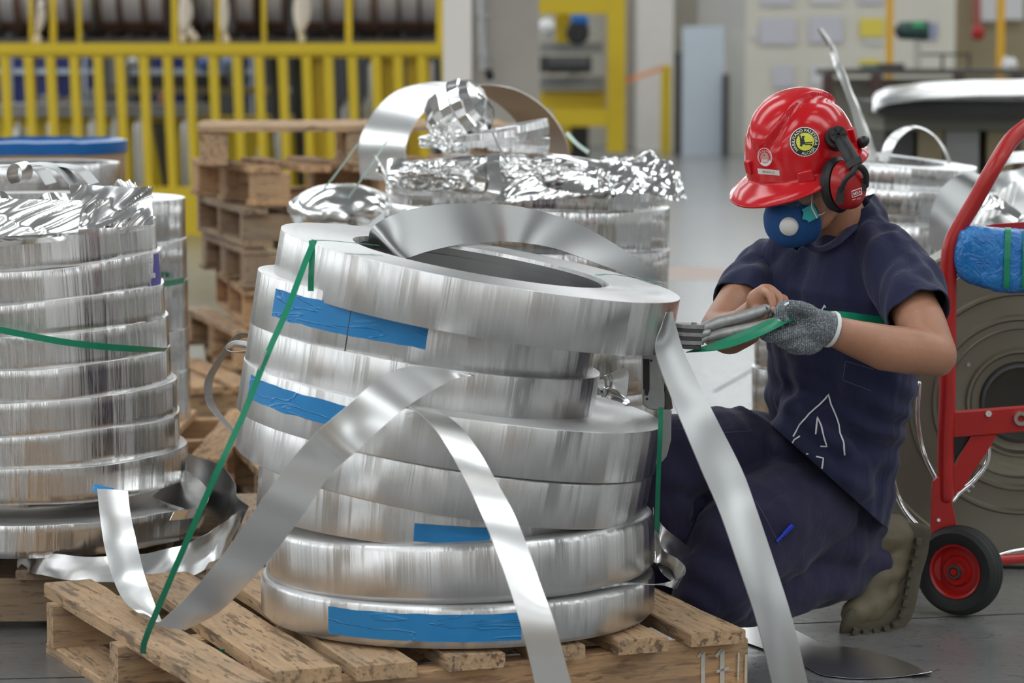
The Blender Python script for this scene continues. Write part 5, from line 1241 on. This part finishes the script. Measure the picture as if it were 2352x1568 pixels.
# ---------------- helmet
he = empty('hard_hat', HCN, None); setpar(he, man); he['label'] = 'glossy red hard hat with stickers'
def sm(x): x = max(0, min(1, x)); return x*x*(3-2*x)
rx_, ry_, hz = .128, .113, .152
rows = []; NA = 120; NT = 40
for i in range(NA):
    a = 2*pi*i/NA; ca, sa = cos(a), sin(a); row = []
    wd = .010+.048*max(0, ca)**1.4+.010*max(0, -ca); dr_ = -.010-.012*max(0, ca)**1.5
    base = V((rx_*ca, ry_*sa, 0))
    row.append(HM @ V(((rx_-.006)*ca, (ry_-.006)*sa, -.004)))
    row.append(HM @ V((rx_*ca+wd*ca*.96, ry_*sa+wd*sa*.96, dr_-.0035)))
    row.append(HM @ V((rx_*ca+wd*ca, ry_*sa+wd*sa, dr_-.001)))
    row.append(HM @ V((rx_*ca+wd*ca*.99, ry_*sa+wd*sa*.99, dr_+.002)))
    row.append(HM @ V((rx_*ca+wd*ca*.5, ry_*sa+wd*sa*.5, dr_*.42+.001)))
    row.append(HM @ V((rx_*ca+.003*ca, ry_*sa+.003*sa, .0035)))
    for j in range(1, NT+1):
        t = j/NT; th = t*pi/2; z = sin(th)**1.0; r = (1-z**2.35)**(1/2.35) if z < 1 else 0
        x, y, zz = rx_*r*ca, ry_*r*sa, hz*z
        # raised crest: narrow at the front, wide over the top; flanked by shallow valleys
        w_ = .010+.030*sm((z-.42)/.45); inten = sm((z-.40)/.25)
        cr_ = sm((w_+.007-abs(y))/.007)*inten
        va = math.exp(-((abs(y)-(w_+.018))/.012)**2)*inten
        lift = .0085*cr_-.0035*va
        nrm = V((x/rx_**2, y/ry_**2, zz/hz**2)).normalized()
        row.append(HM @ (V((x, y, zz))+nrm*lift))
    rows.append(row)
vs = [p for r in rows for p in r]; m_ = len(rows[0]); fs = [(i*m_+j, ((i+1) % NA)*m_+j, ((i+1) % NA)*m_+j+1, i*m_+j+1) for i in range(NA) for j in range(m_-1)]
hs_mb = MB().add(vs, fs); shell = hs_mb.build('shell', M['helmet'], he, ang=60)
def boss(x, y, z, sz, yaw, nm='slot_boss'):
    MB().box(hl(x, y, z), sz, HR @ Matrix.Rotation(yaw, 3, 'Z')).build(nm, M['helmet'], shell, False)
bsl = bvh_of(shell)
def bump_px(px, py, sx_, sy_, sz_, rot=0, dirv=None):
    h = hit(bsl, px, py, 0); n_ = (h-HCN).normalized(); n_ = (n_-hu*n_.dot(hu)).normalized() if dirv is None else dirv
    t_ = hu.cross(n_).normalized(); m3 = Matrix((t_, n_, hu)).transposed() @ Matrix.Rotation(R(rot), 3, 'Y')
    o = MB().box(h, (sx_, sz_, sy_), m3, taper=.9).build('slot_boss', M['helmet'], shell, False)
    bv_ = o.modifiers.new('soft_edges', 'BEVEL'); bv_.width = .003; bv_.segments = 3; return o
bump_px(1851, 404, .036, .024, .018); bump_px(1722, 383, .020, .028, .016); bump_px(1955, 310, .018, .030, .020)
wm, bkm, ym = M['white'], M['black'], plain('yellow_sticker', (.70, .70, .06), .35)
rdm = plain('sticker_red', (.60, .02, .04), .3)
stk = disc_on(bsl, 1848, 325.5, 34, 34, wm, 'round_sticker', he, .0004)
stk['label'] = 'round black and yellow sticker with a pallet truck'
disc_on(bsl, 1848, 325.5, 32, 32, bkm, 'sticker_ring', stk, .0008)
disc_on(bsl, 1849, 325.5, 20.5, 20.5, ym, 'sticker_centre', stk, .0012)
ly = plain('sticker_letter', (.80, .80, .55), .4)
def arc(cx_, cy_, r, a0, a1, inside=False):
    def fn(u):
        a = R(a0+(a1-a0)*u); x, y = cx_+r*cos(a), cy_-r*sin(a)
        return (x, y, (pi/2-a) if not inside else (-pi/2-a))
    return fn
text_on(bsl, 'HABILITADO PALETEIRA', 9.4, arc(1848, 325.5, 26, 232, -22), ly, 'sticker_text', stk, .0016)
text_on(bsl, 'ALCASI', 9.4, arc(1848, 325.5, 26.5, 256, 322, True), ly, 'sticker_text', stk, .0016)
line_on(bsl, [(1866, 339), (1876, 343)], .6, wm, 'sticker_line', stk, .0016)
# pallet truck picture
quad_on(bsl, [(1837, 318), (1846, 316), (1849, 331), (1838, 333)], bkm, 'truck_body', stk, .0016, 3)
quad_on(bsl, [(1835, 311), (1838, 310), (1841, 320), (1838, 321)], bkm, 'truck_tiller', stk, .0016, 3)
quad_on(bsl, [(1841, 313), (1847, 312), (1848, 316), (1842, 317)], bkm, 'truck_top', stk, .0016, 3)
quad_on(bsl, [(1847, 327), (1866, 325.5), (1866, 328), (1848, 330)], bkm, 'truck_fork', stk, .0016, 4)
quad_on(bsl, [(1848, 331), (1865, 330), (1865, 332.5), (1848, 333.5)], bkm, 'truck_fork', stk, .0016, 4)
disc_on(bsl, 1840, 334, 3, 2.4, bkm, 'truck_wheel', stk, .0016, rings=1, n=12); disc_on(bsl, 1863, 334, 1.8, 1.6, bkm, 'truck_wheel', stk, .0016, rings=1, n=12)
st2 = disc_on(bsl, 1757, 360.5, 16.5, 21.5, wm, 'oval_sticker', he, .0004, rot=-12); st2['label'] = 'small oval red and white emblem sticker'
disc_on(bsl, 1757, 360.5, 15.2, 20, rdm, 'emblem_field', st2, .0008, rot=-12)
disc_on(bsl, 1757, 362, 9.5, 13, plain('emblem_inner', (.62, .25, .26), .4), 'emblem_shield', st2, .0012, rot=-12)
disc_on(bsl, 1757.5, 357, 4, 6.5, plain('emblem_gold', (.62, .42, .12), .4), 'emblem_figure', st2, .0016, rot=-12, rings=2, n=14)
disc_on(bsl, 1756.5, 356, 1.8, 3, plain('emblem_blue', (.10, .12, .40), .4), 'emblem_core', st2, .002, rings=1, n=10)
for x in (1752.5, 1757, 1761.5): disc_on(bsl, x, 369, 2.2, 3.2, wm, 'emblem_ring', st2, .0016, r_in=.45, rings=1, n=12)
text_on(bsl, 'COMISSAO DE PREVENCAO', 4.0, arc(1757, 360.5, 14.6, 215, -35), wm, 'emblem_text', st2, .0014)
disc_on(bsl, 1757, 360.5, 15.4, 20.2, wm, 'emblem_band', st2, .0012, rot=-12, r_in=.72, rings=1, n=16, a0=35, a1=145)
nl = quad_on(bsl, [(1740, 386), (1790, 391), (1791, 403), (1742, 399)], plain('label_white', (.68, .66, .62), .5), 'name_label', he, .0006); nl['label'] = 'small white name label'
text_on(bsl, 'MURILO', 8, lambda u: (1752+28*u, 393.4+2.6*u, R(5)), plain('label_ink', (.25, .24, .24), .6), 'label_text', nl, .001, fit=28)
# ---------------- ear defender
em = empty('ear_defender', P(1943, 425, 5.83), None); setpar(em, man); em['label'] = 'red ear defender cup on a black arm'
cm = MB()
cup_c = P(1944, 425, 5.80)
th = [(0.001, .034), (.018, .0335), (.032, .029), (.040, .020), (.043, .008), (.043, -.008), (.036, -.014), (.001, -.014)]
mt = Matrix.Translation(cup_c) @ Matrix((hf, hu, hs)).transposed().to_4x4() @ Matrix.Rotation(R(8), 4, 'Z') @ Matrix.Diagonal((.93, 1.17, 1, 1))
cup = cm.lathe([(r_, z_) for r_, z_ in th], 40, mt).build('cup', plain('muff_red', (.42, .010, .012), .28), em)
MB().lathe([(.001, -.012), (.044, -.012), (.050, -.020), (.048, -.032), (.036, -.038), (.001, -.038)], 40, mt).build('cushion', M['black'], em)
kb = hit(bsl, 1925, 312, .008)
def bar(pts, w_, t_, name, par=em, mat=None):
    p = [P(*q_) for q_ in pts]; return MB().tube(cr(p, 12), w_, 10, ell=[t_]*13, ref=(.75, .2, .55)).build(name, mat or M['black'], par)
MB().cyl(P(1918, 320, 5.84), P(1922, 314, 5.80), .026, .022, 24).build('pivot_base', M['black'], em)
MB().cyl(P(1924, 311, 5.80), P(1926, 308, 5.782), .019, .017, 24).build('knob', M['black'], em)
for r_ in (0, 60, 120):
    MB().box(P(1926, 308, 5.781), (.030, .004, .003), Matrix.Rotation(R(r_), 3, 'Y')).build('knob_rib', M['black'], em, False)
bar([(1925, 308, 5.79), (1940, 335, 5.78), (1955, 362, 5.765), (1966, 378, 5.76)], .015, .007, 'arm')
MB().box(P(1961, 372, 5.755), (.034, .012, .012), Matrix.Rotation(R(-28), 3, 'Y')).build('slide', M['greyd'], em, False)
bar([(1966, 378, 5.755), (1958, 396, 5.748), (1943, 412, 5.745), (1934, 432, 5.748), (1930, 452, 5.755)], .006, .004, 'yoke')
bar([(1966, 378, 5.757), (1982, 388, 5.762), (1990, 405, 5.775), (1989, 428, 5.79)], .007, .004, 'yoke')
MB().box(P(1930, 449, 5.752), (.014, .01, .036), Matrix.Rotation(R(8), 3, 'Y')).build('yoke_foot', M['black'], em, False)
MB().box(P(1984, 424, 5.785), (.008, .008, .026)).build('yoke_foot', M['black'], em, False)
MB().ell(P(1981, 326, 5.92), (.016, .02, .012), Matrix.Rotation(R(-35), 3, 'Y'), 16).build('rear_knob', M['black'], em)
bcu = bvh_of(cup)
lg = quad_on(bcu, [(1955, 438), (1979, 430), (1980, 446), (1957, 454)], wm, 'logo_plate', em, .0006, 5)
quad_on(bcu, [(1956.5, 440), (1977.5, 432.5), (1978.5, 444), (1958, 452)], plain('muff_red', (.42, .01, .012), .28), 'logo_field', lg, .0010, 5)
text_on(bcu, 'MSA', 10, lambda u: (1958.5+18.5*u, 445.5-7*u, R(-19)), wm, 'logo_text', lg, .0016, .06, fit=19.5)
text_on(bcu, 'XLS', 6, lambda u: (1967+9*u, 457-3*u, R(-19)), wm, 'logo_text', lg, .0012, fit=9.5)
line_on(bcu, [(1957, 459), (1965, 456)], .7, wm, 'logo_line', lg, .001)
# ---------------- mask and glasses
mk = empty('respirator_mask', hl(.09, 0, -.09), None); setpar(mk, man); mk['label'] = 'blue cup-shaped respirator with white valve'
mb2 = MB(); mdir = (hf*.97-hu*.12).normalized(); mu = (hu-mdir*mdir.dot(hu)).normalized(); ms = mu.cross(mdir)
MMt = Matrix.Translation(hl(.062, .002, -.092)) @ Matrix((mu, ms, mdir)).transposed().to_4x4()
def mw_(q_, a, r, z):
    f = 1.0+.16*max(0, cos(a))*.9+.06*max(0, -cos(a)); return V((q_.x*f, q_.y*(.98 if abs(sin(a)) > .5 else 1), q_.z))
mpr = [(.0620, -.010), (.0640, -.004), (.0620, .002), (.059, .016), (.054, .033), (.046, .050), (.034, .063), (.018, .071), (.001, .073)]
mask = mb2.lathe(mpr, 48, MMt, wob=mw_).build('cup', plain('mask_blue', (.008, .075, .25), .75, 0, .1, 30, .0004, 300), mk)
bmk = bvh_of(mask); hv = hit(bmk, 1812, 520, 0); 
dv = (P(1812, 520, 5.0)-hv).normalized(); d0 = (P(1812, 520, 5)-hv).normalized(); nrm_ = (hv-hl(.05, 0, -.088)).normalized()
MB().lathe([(.001, .011), (.011, .0105), (.014, .008), (.018, .0065), (.0195, .004), (.0195, -.004)], 36, Matrix.Translation(hv) @ nrm_.to_track_quat('Z', 'Y').to_matrix().to_4x4()).build('valve', M['white'], mk)
tealm = plain('teal_clip', (.02, .42, .42), .35)
cc_ = hit(bmk, 1858, 492, 0) or P(1860, 490, 5.85)
ca_ = P(1862, 489, cc_.y-.012)
MB().box(ca_, (.026, .004, .030), Matrix.Rotation(R(-28), 3, 'Y')).build('strap_clip', tealm, mk, False)
MB().box(ca_+V((-.006, -.001, -.006)), (.020, .005, .018), Matrix.Rotation(R(15), 3, 'Y')).build('strap_clip', tealm, mk, False)
MB().box(ca_+V((.007, -.004, .001)), (.003, .003, .026), Matrix.Rotation(R(-28), 3, 'Y')).build('clip_bar', M['seal'], mk, False)
for pts in ([(1864, 474, 5.83), (1865, 455, 5.835), (1867, 430, 5.85)], [(1880, 494, 5.835), (1888, 492, 5.84), (1895, 487, 5.85)], [(1908, 482, 5.87), (1914, 480, 5.88), (1918, 478, 5.89)]):
    MB().tube([P(*q_) for q_ in pts], .0010, 6).build('elastic', M['white'], mk)
gs = empty('safety_glasses', hl(.1, 0, -.04), None); setpar(gs, man); gs['label'] = 'clear safety glasses under the helmet brim'
rows = []
for i in range(33):
    a = R(-78+156*i/32); row = []
    for j in range(7):
        z = -.018-.036*j/6*(1-.25*(abs(sin(a))**4)); rr = .1+.004*math.sin(pi*j/6); row.append(HM @ V((.012+rr*cos(a), .082*sin(a), z)))
    rows.append(row)
MB().grid(rows, .0018).build('lens', M['glass'], gs)
MB().tube([hl(.012+.102*cos(R(-80+160*i/20)), .084*sin(R(-80+160*i/20)), -.017) for i in range(21)], .0018, 8).build('top_rim', M['glass'], gs)
MB().tube([hl(.03, .082, -.022), hl(.0, .083, -.026)], .0022, 8, ell=[.004, .004]).build('temple', M['glass'], gs)

# ---------------- strap cutter pliers in the hands
tl = empty('strap_cutter', P(1600, 770, 5.5), 'worn steel hand sealing pliers held by the kneeling worker', 'tool')
def hnd(pts, r, e, nm='handle'): return MB().tube(cr([P(*q_) for q_ in pts], 16), r, 12, ell=e, ref=(0, 0, 1)).build(nm, M['steel'], tl)
worn = plain('worn_grey_steel', (.33, .33, .32), .45, .7, .35, 60, .0008, 150)
for pts, r in (([(1606, 757, 5.50), (1650, 742, 5.52), (1700, 730, 5.54), (1758, 712, 5.57)], .012), ([(1612, 778, 5.50), (1665, 765, 5.51), (1730, 752, 5.53), (1790, 738, 5.55)], .010)):
    MB().tube(cr([P(*q_) for q_ in pts], 16), [r*(.75+.35*sin(pi*min(1, i/10))) if i < 8 else r*1.05 for i in range(17)], 14).build('handle', worn, tl)
MB().cyl(P(1757, 711, 5.565), P(1763, 709, 5.567), .009, .007).build('handle_cap', M['black'], tl)
for i, (y0, w_, m_) in enumerate(((748, 58, 'steel'), (758, 56, 'greyd'), (766, 60, 'steel'), (776, 52, 'greyd'), (785, 54, 'steel'), (795, 42, 'greyd'))):
    c = P(1578, y0+4, 5.50); ww = w_/2*S(5.5)
    pr_ = []
    for k_ in range(20):
        a = 2*pi*k_/20; x = ww*cos(a)*1.0+(.010*(1 if cos(a) > 0 else -.3)); pr_.append(V((c.x+x, c.y+.022*sin(a), c.z+.002*cos(a)*(-1))))
    MB().prism(pr_, (0, 0, .0075)).build('jaw_plate', M[m_] if m_ != 'steel' else worn, tl, False)
MB().cyl(P(1594, 752, 5.49), P(1594, 740, 5.49), .005).build('bolt', M['steel'], tl); MB().cyl(P(1570, 750, 5.49), P(1570, 747, 5.49), .009).build('bolt', M['greyd'], tl)
MB().tube([P(1598, 772, 5.49), P(1612, 768, 5.495), P(1624, 764, 5.50)], .009, 10).build('link', worn, tl)
MB().tube([P(1596, 785, 5.49), P(1610, 782, 5.495), P(1622, 774, 5.50)], .008, 10).build('link', worn, tl)
# the green strap in his hands
gA_ = [(1576, 808, 5.50), (1640, 786, 5.50), (1700, 762, 5.51), (1760, 736, 5.53), (1800, 729, 5.555), (1835, 728, 5.62)]
gB_ = [(1576, 810, 5.50), (1650, 804, 5.49), (1712, 786, 5.50), (1772, 760, 5.52), (1815, 738, 5.55), (1838, 737, 5.62)]
tag(ribbon(gA_, gB_, 40, 3, .001, .002).build('green_strap', M['green']), 'wide green strap end pulled toward the camera by the gloved hand', 'strap')
tag(ribbon([(1898, 714, 5.66), (1940, 716, 5.72), (1985, 722, 5.82), (2045, 730, 5.88)], [(1905, 734, 5.65), (1940, 736, 5.70), (1990, 745, 5.80), (2045, 752, 5.87)], 20, 3, .001).build('green_strap', M['green']), 'dark green strap passing behind the gloved wrist across the shirt', 'strap')
# ---------------- grey strapping device hanging at the stack
sd = empty('strap_tensioner', P(1508, 1060, 5.70), 'grey metal strap tensioner hanging on the green strap right of the front stack', 'tool')
al = plain('cast_aluminium', (.36, .37, .36), .45, .6, .15, 30, .0005, 90)
YD = 5.70
def pp_(pts, Y, d_, nm, mat, bev=.002):
    o = MB().prism([P(x, y, Y) for x, y in pts], (0, d_, 0)).build(nm, mat, sd, False)
    b_ = o.modifiers.new('soft_edges', 'BEVEL'); b_.width = bev; b_.segments = 2; return o
pp_([(1476, 806), (1482, 799), (1504, 800), (1514, 830), (1527, 905), (1527, 935), (1520, 943), (1490, 940), (1476, 928)], YD, .045, 'housing', al, .003)
pp_([(1477, 824), (1492, 825), (1492, 895), (1488, 908), (1481, 908), (1480, 895), (1477, 893)], YD-.002, .004, 'slot', M['black'], .0003)
for (x, y, r_) in ((1496, 828, 2.6), (1486, 916, 3)): MB().cyl(P(x, y, YD-.002), P(x, y, YD+.002), r_*S(YD)).build('screw', M['black'], sd)
pp_([(1527, 880), (1540, 900), (1546, 938), (1530, 945), (1526, 930)], YD+.01, .03, 'side_lever', M['iron'])
pp_([(1504, 940), (1543, 940), (1542, 1010), (1532, 1048), (1522, 1060), (1500, 1071), (1494, 1066), (1502, 1040), (1512, 1022), (1516, 975)], YD+.004, .03, 'handle', al, .004)
# ---------------- red hand truck
ht = empty('hand_truck', G(2200, 1418), 'red tubular hand truck with black rubber wheel right of the kneeling worker', 'hand truck')
YT = 6.3
def tb(pts, r, nm='frame_tube', mat='red', n=30, par=None): return MB().tube(cr([P(*q_) for q_ in pts], n), r, 16).build(nm, M[mat], par or ht)
tb([(2420, 245, 6.5), (2365, 285, 6.42), (2322, 322, 6.36), (2285, 380, YT), (2240, 460, YT), (2200, 528, YT), (2181, 580, YT), (2178, 700, YT), (2176, 900, YT), (2172, 1010, YT), (2172, 1140, YT)], .0185)
def tp(pts, Y, d_, nm, mat='red', bev=.0015, par=None):
    o = MB().prism([P(x, y, Y) for x, y in pts], (0, d_, 0)).build(nm, M[mat], par or ht, False)
    b_ = o.modifiers.new('soft_edges', 'BEVEL'); b_.width = bev; b_.segments = 2; return o
tp([(2188, 948), (2420, 930), (2420, 985), (2188, 1005)], YT+.0, .035, 'cross_bar')
tp([(2230, 1001), (2292, 996), (2275, 1025), (2200, 1140), (2184, 1135), (2184, 1085)], YT+.006, .008, 'gusset')
tp([(2190, 1003), (2232, 1001), (2226, 1008), (2192, 1062)], YT+.02, .002, 'gusset_gap', 'black')
bo_ = MB().cyl(P(2271, 950, YT-.008), P(2271, 950, YT+.01), .0075, n=6).build('bolt', M['chrome'], ht)
MB().lathe([(.008, -.01), (.016, -.01), (.018, 0), (.016, .01), (.008, .01)], 24, Matrix.Translation(P(2344, 960, YT-.004)) @ Matrix.Rotation(R(90), 4, 'X'), closed=True).build('bushing', M['chrome'], ht)
tp([(2141, 1120), (2144, 1104), (2154, 1096), (2168, 1096), (2176, 1106), (2196, 1195), (2204, 1300), (2190, 1330), (2150, 1335), (2136, 1290), (2138, 1200)], YT-.012, .012, 'axle_plate')
MB().cyl(P(2156, 1194, YT-.018), P(2156, 1194, YT-.008), .004, n=8).build('rivet', M['chrome'], ht)
# wheel
wn_ = V((-.56, -.83, 0)).normalized(); wc = P(2203, 1309, 6.27); wr = wc.z
WM_ = Matrix.Translation(wc) @ wn_.to_track_quat('Z', 'Y').to_matrix().to_4x4()
R0 = wc.z-.002
tyre = [(R0*.60, -.022), (R0*.60, .022), (R0*.72, .028), (R0*.86, .029), (R0*.955, .022), (R0*.985, .013), (R0*.972, .0115), (R0*.99, .010), (R0, .003), (R0*.985, .0015), (R0*.985, -.0015), (R0, -.003), (R0*.99, -.010), (R0*.972, -.0115), (R0*.985, -.013), (R0*.955, -.022), (R0*.86, -.029), (R0*.72, -.028)]
MB().lathe(tyre, 64, WM_, closed=True).build('tyre', M['rubber'], ht, ang=30)
rim = [(.006, -.02), (.006, .024), (.014, .024), (.018, .016), (R0*.30, .018), (R0*.36, .008), (R0*.50, .006), (R0*.55, .022), (R0*.60, .025), (R0*.62, .02), (R0*.6, -.02)]
MB().lathe(rim, 48, WM_, closed=True).build('rim', M['red'], ht, ang=35)
MB().lathe([(.0105, .020), (.0105, .030), (.0155, .030), (.0165, .018)], 24, WM_, closed=True).build('bearing', M['iron'], ht)
MB().cyl(WM_ @ V((0, 0, -.05)), WM_ @ V((0, 0, .03)), .008).build('axle', M['red'], ht)
ax2 = WM_ @ V((0, 0, -.03))
tb([(2205, 1312, 6.31), (2270, 1290, 6.36), (2350, 1282, 6.42), (2430, 1276, 6.5)], .012, 'axle_tube')
tb([(2062, 1325, 6.42), (2110, 1322, 6.36), (2160, 1320, 6.31)], .016, 'toe_tube'); tb([(2064, 1298, 6.45), (2110, 1297, 6.42), (2150, 1296, 6.4)], .008, 'toe_tube')
tp([(2110, 1280), (2135, 1270), (2150, 1345), (2118, 1345)], 6.33, .02, 'toe_bracket')
tb([(2266, 1008, 6.32), (2271, 1040, 6.32), (2262, 1072, 6.32), (2235, 1105, 6.32), (2205, 1130, 6.31), (2188, 1150, 6.3)], .0055, 'chrome_rod', 'chrome')
tb([(2235, 1010, 6.35), (2240, 1050, 6.35), (2222, 1088, 6.35), (2190, 1115, 6.35)], .012, 'hose', 'greyd')
for (x, y) in ((2222, 1124), (2232, 1113)): MB().cyl(P(x, y, 6.31), P(x+5, y+5, 6.31), .003, n=8).build('screw', M['chrome'], ht)
tb([(2048, 1088, 6.38), (2062, 1140, 6.38), (2090, 1188, 6.37), (2132, 1228, 6.36)], .006, 'chrome_rod', 'chrome')
tb([(2112, 880, 6.45), (2108, 960, 6.45), (2122, 1040, 6.44), (2150, 1100, 6.42)], .005, 'chrome_rod', 'chrome')
tb([(2136, 1225, 6.36), (2110, 1270, 6.35), (2066, 1335, 6.34)], .005, 'chrome_rod', 'chrome'); tb([(2130, 1232, 6.345), (2104, 1277, 6.335), (2062, 1340, 6.325)], .003, 'chrome_rod', 'chrome')
tb([(2290, 1276, 6.45), (2330, 1266, 6.48), (2400, 1256, 6.5)], .006, 'chrome_rod', 'chrome')
tp([(2196, 532), (2285, 514), (2420, 506), (2420, 640), (2230, 625), (2196, 600)], 6.36, .006, 'back_plate')
tb([(2190, 642, 6.34), (2215, 625, 6.36), (2290, 600, 6.38)], .006, 'chrome_rod', 'chrome')
# blue wrapped bundle on the truck
bl = MB()
bc_ = P(2312, 592, 6.30); rows = []
for i in range(65):
    th_ = pi*i/64; row = []
    for j in range(97):
        ph_ = 2*pi*j/96
        def se(v_, e_): return math.copysign(abs(v_)**e_, v_)
        q_ = V((.116*se(sin(th_), .45)*se(cos(ph_), .45), .05*se(sin(th_), .6)*se(sin(ph_), .6), .064*se(cos(th_), .45)))
        q_.z += .018*(q_.x/.116)*(-.35)-.012*(1-(q_.x/.116)**2)*(1 if q_.z < 0 else -.2); w0 = q_+bc_
        q_ = q_*(1+.10*noise.noise(w0*14)+.05*abs(noise.noise(V((w0.x*60, w0.y*30, w0.z*25)))))
        row.append(bc_+q_)
    rows.append(row)
bl.grid(rows)
bw = bl.build('blue_bundle', M['bluefilm']); tag(bw, 'bundle wrapped in shiny blue film on the red hand truck', 'bundle')
k = N('blue_film_shiny', .18); k.set('Base Color', k.mix(k.noise(k.co(), 18, 3), (.006, .10, .42), (.03, .28, .66)))
k.bump(k.math('ADD', k.math('MULTIPLY', k.noise(k.co(), 26, 3, .6, 2.0), .008), k.math('MULTIPLY', k.noise(k.co(), 60, 2, .6, 1.0), .001)), 1.0); bw.data.materials[0] = k.m
bbl = bvh_of(bw)
for (x0_, x1_) in ((2308, 2322), (2350, 2362)):
    rows = []
    for i in range(25):
        y = 519+142*i/24; h_ = hit(bbl, (x0_+x1_)/2-4*i/24, y, .003); 
        if h_: rows.append([h_+V((-(x1_-x0_)/2*S(6.3), -.001, 0)), h_+V(((x1_-x0_)/2*S(6.3), -.001, 0))])
    if len(rows) > 2: MB().grid(rows, .001).build('strap', M['green'], bw)
# ---------------- big steel reel standing behind the truck
rc = P(2345, 925, 6.85); rl = empty('steel_reel', V((rc.x, rc.y, 0)), 'large dull steel reel standing upright behind the red hand truck', 'reel')
rm = plain('dull_olive_steel', (.22, .205, .16), .32, .75, .15, 5, .0004, 60); RMt = Matrix.Translation(rc) @ V((-.10, -1, .0)).normalized().to_track_quat('Z', 'Y').to_matrix().to_4x4()
Rr = rc.z-.005; s_ = S(6.85)
pr = [(.05, -.2), (Rr, -.2), (Rr, .0), (Rr-.006, .006), (Rr-.03, .006), (Rr-.034, .0), (262*s_, .0), (258*s_, .007), (252*s_, .007), (248*s_, 0), (206*s_, 0), (202*s_, .012), (194*s_, .012), (190*s_, .004), (176*s_, .004), (173*s_, .007), (170*s_, .0), (128*s_, -.004), (124*s_, .014), (118*s_, .014), (112*s_, -.01), (95*s_, -.012)]
MB().lathe(pr, 128, RMt).build('flange', rm, rl, ang=30)
MB().lathe([(95*s_, -.012), (90*s_, .012), (84*s_, .014), (80*s_, -.02), (30*s_, -.03), (.001, -.03)], 64, RMt).build('hub', M['greyd'], rl, ang=30)
for a in range(0, 360, 72): MB().cyl(RMt @ V((cos(R(a))*150*s_, sin(R(a))*150*s_, -.005)), RMt @ V((cos(R(a))*150*s_, sin(R(a))*150*s_, .006)), .005, n=6).build('bolt', M['steel'], rl)
# floor joints and marks
jm = plain('joint_filler', (.03, .03, .03), .8)
def joint(a, b_, w_=.006, nm='floor_joint', m_=jm):
    p, q_ = G(*a), G(*b_); d_ = (q_-p).normalized(); n_ = V((-d_.y, d_.x, 0))*w_/2
    struct(MB().prism([p-n_, p+n_, q_+n_, q_-n_], (0, 0, .0008)).build(nm, m_, smooth=False))
joint((1640, 1440), (2420, 1406)); joint((-40, 1560), (260, 1553)); joint((1640, 900), (1745, 840), .01); joint((1560, 1180), (1600, 1120))
joint((-20, 1390), (85, 1388), .010, 'floor_mark', plain('faded_red_paint', (.13, .06, .05), .6)); joint((1560, 640), (1700, 618), .8, 'floor_mark', plain('faded_orange_paint', (.34, .22, .17), .4))
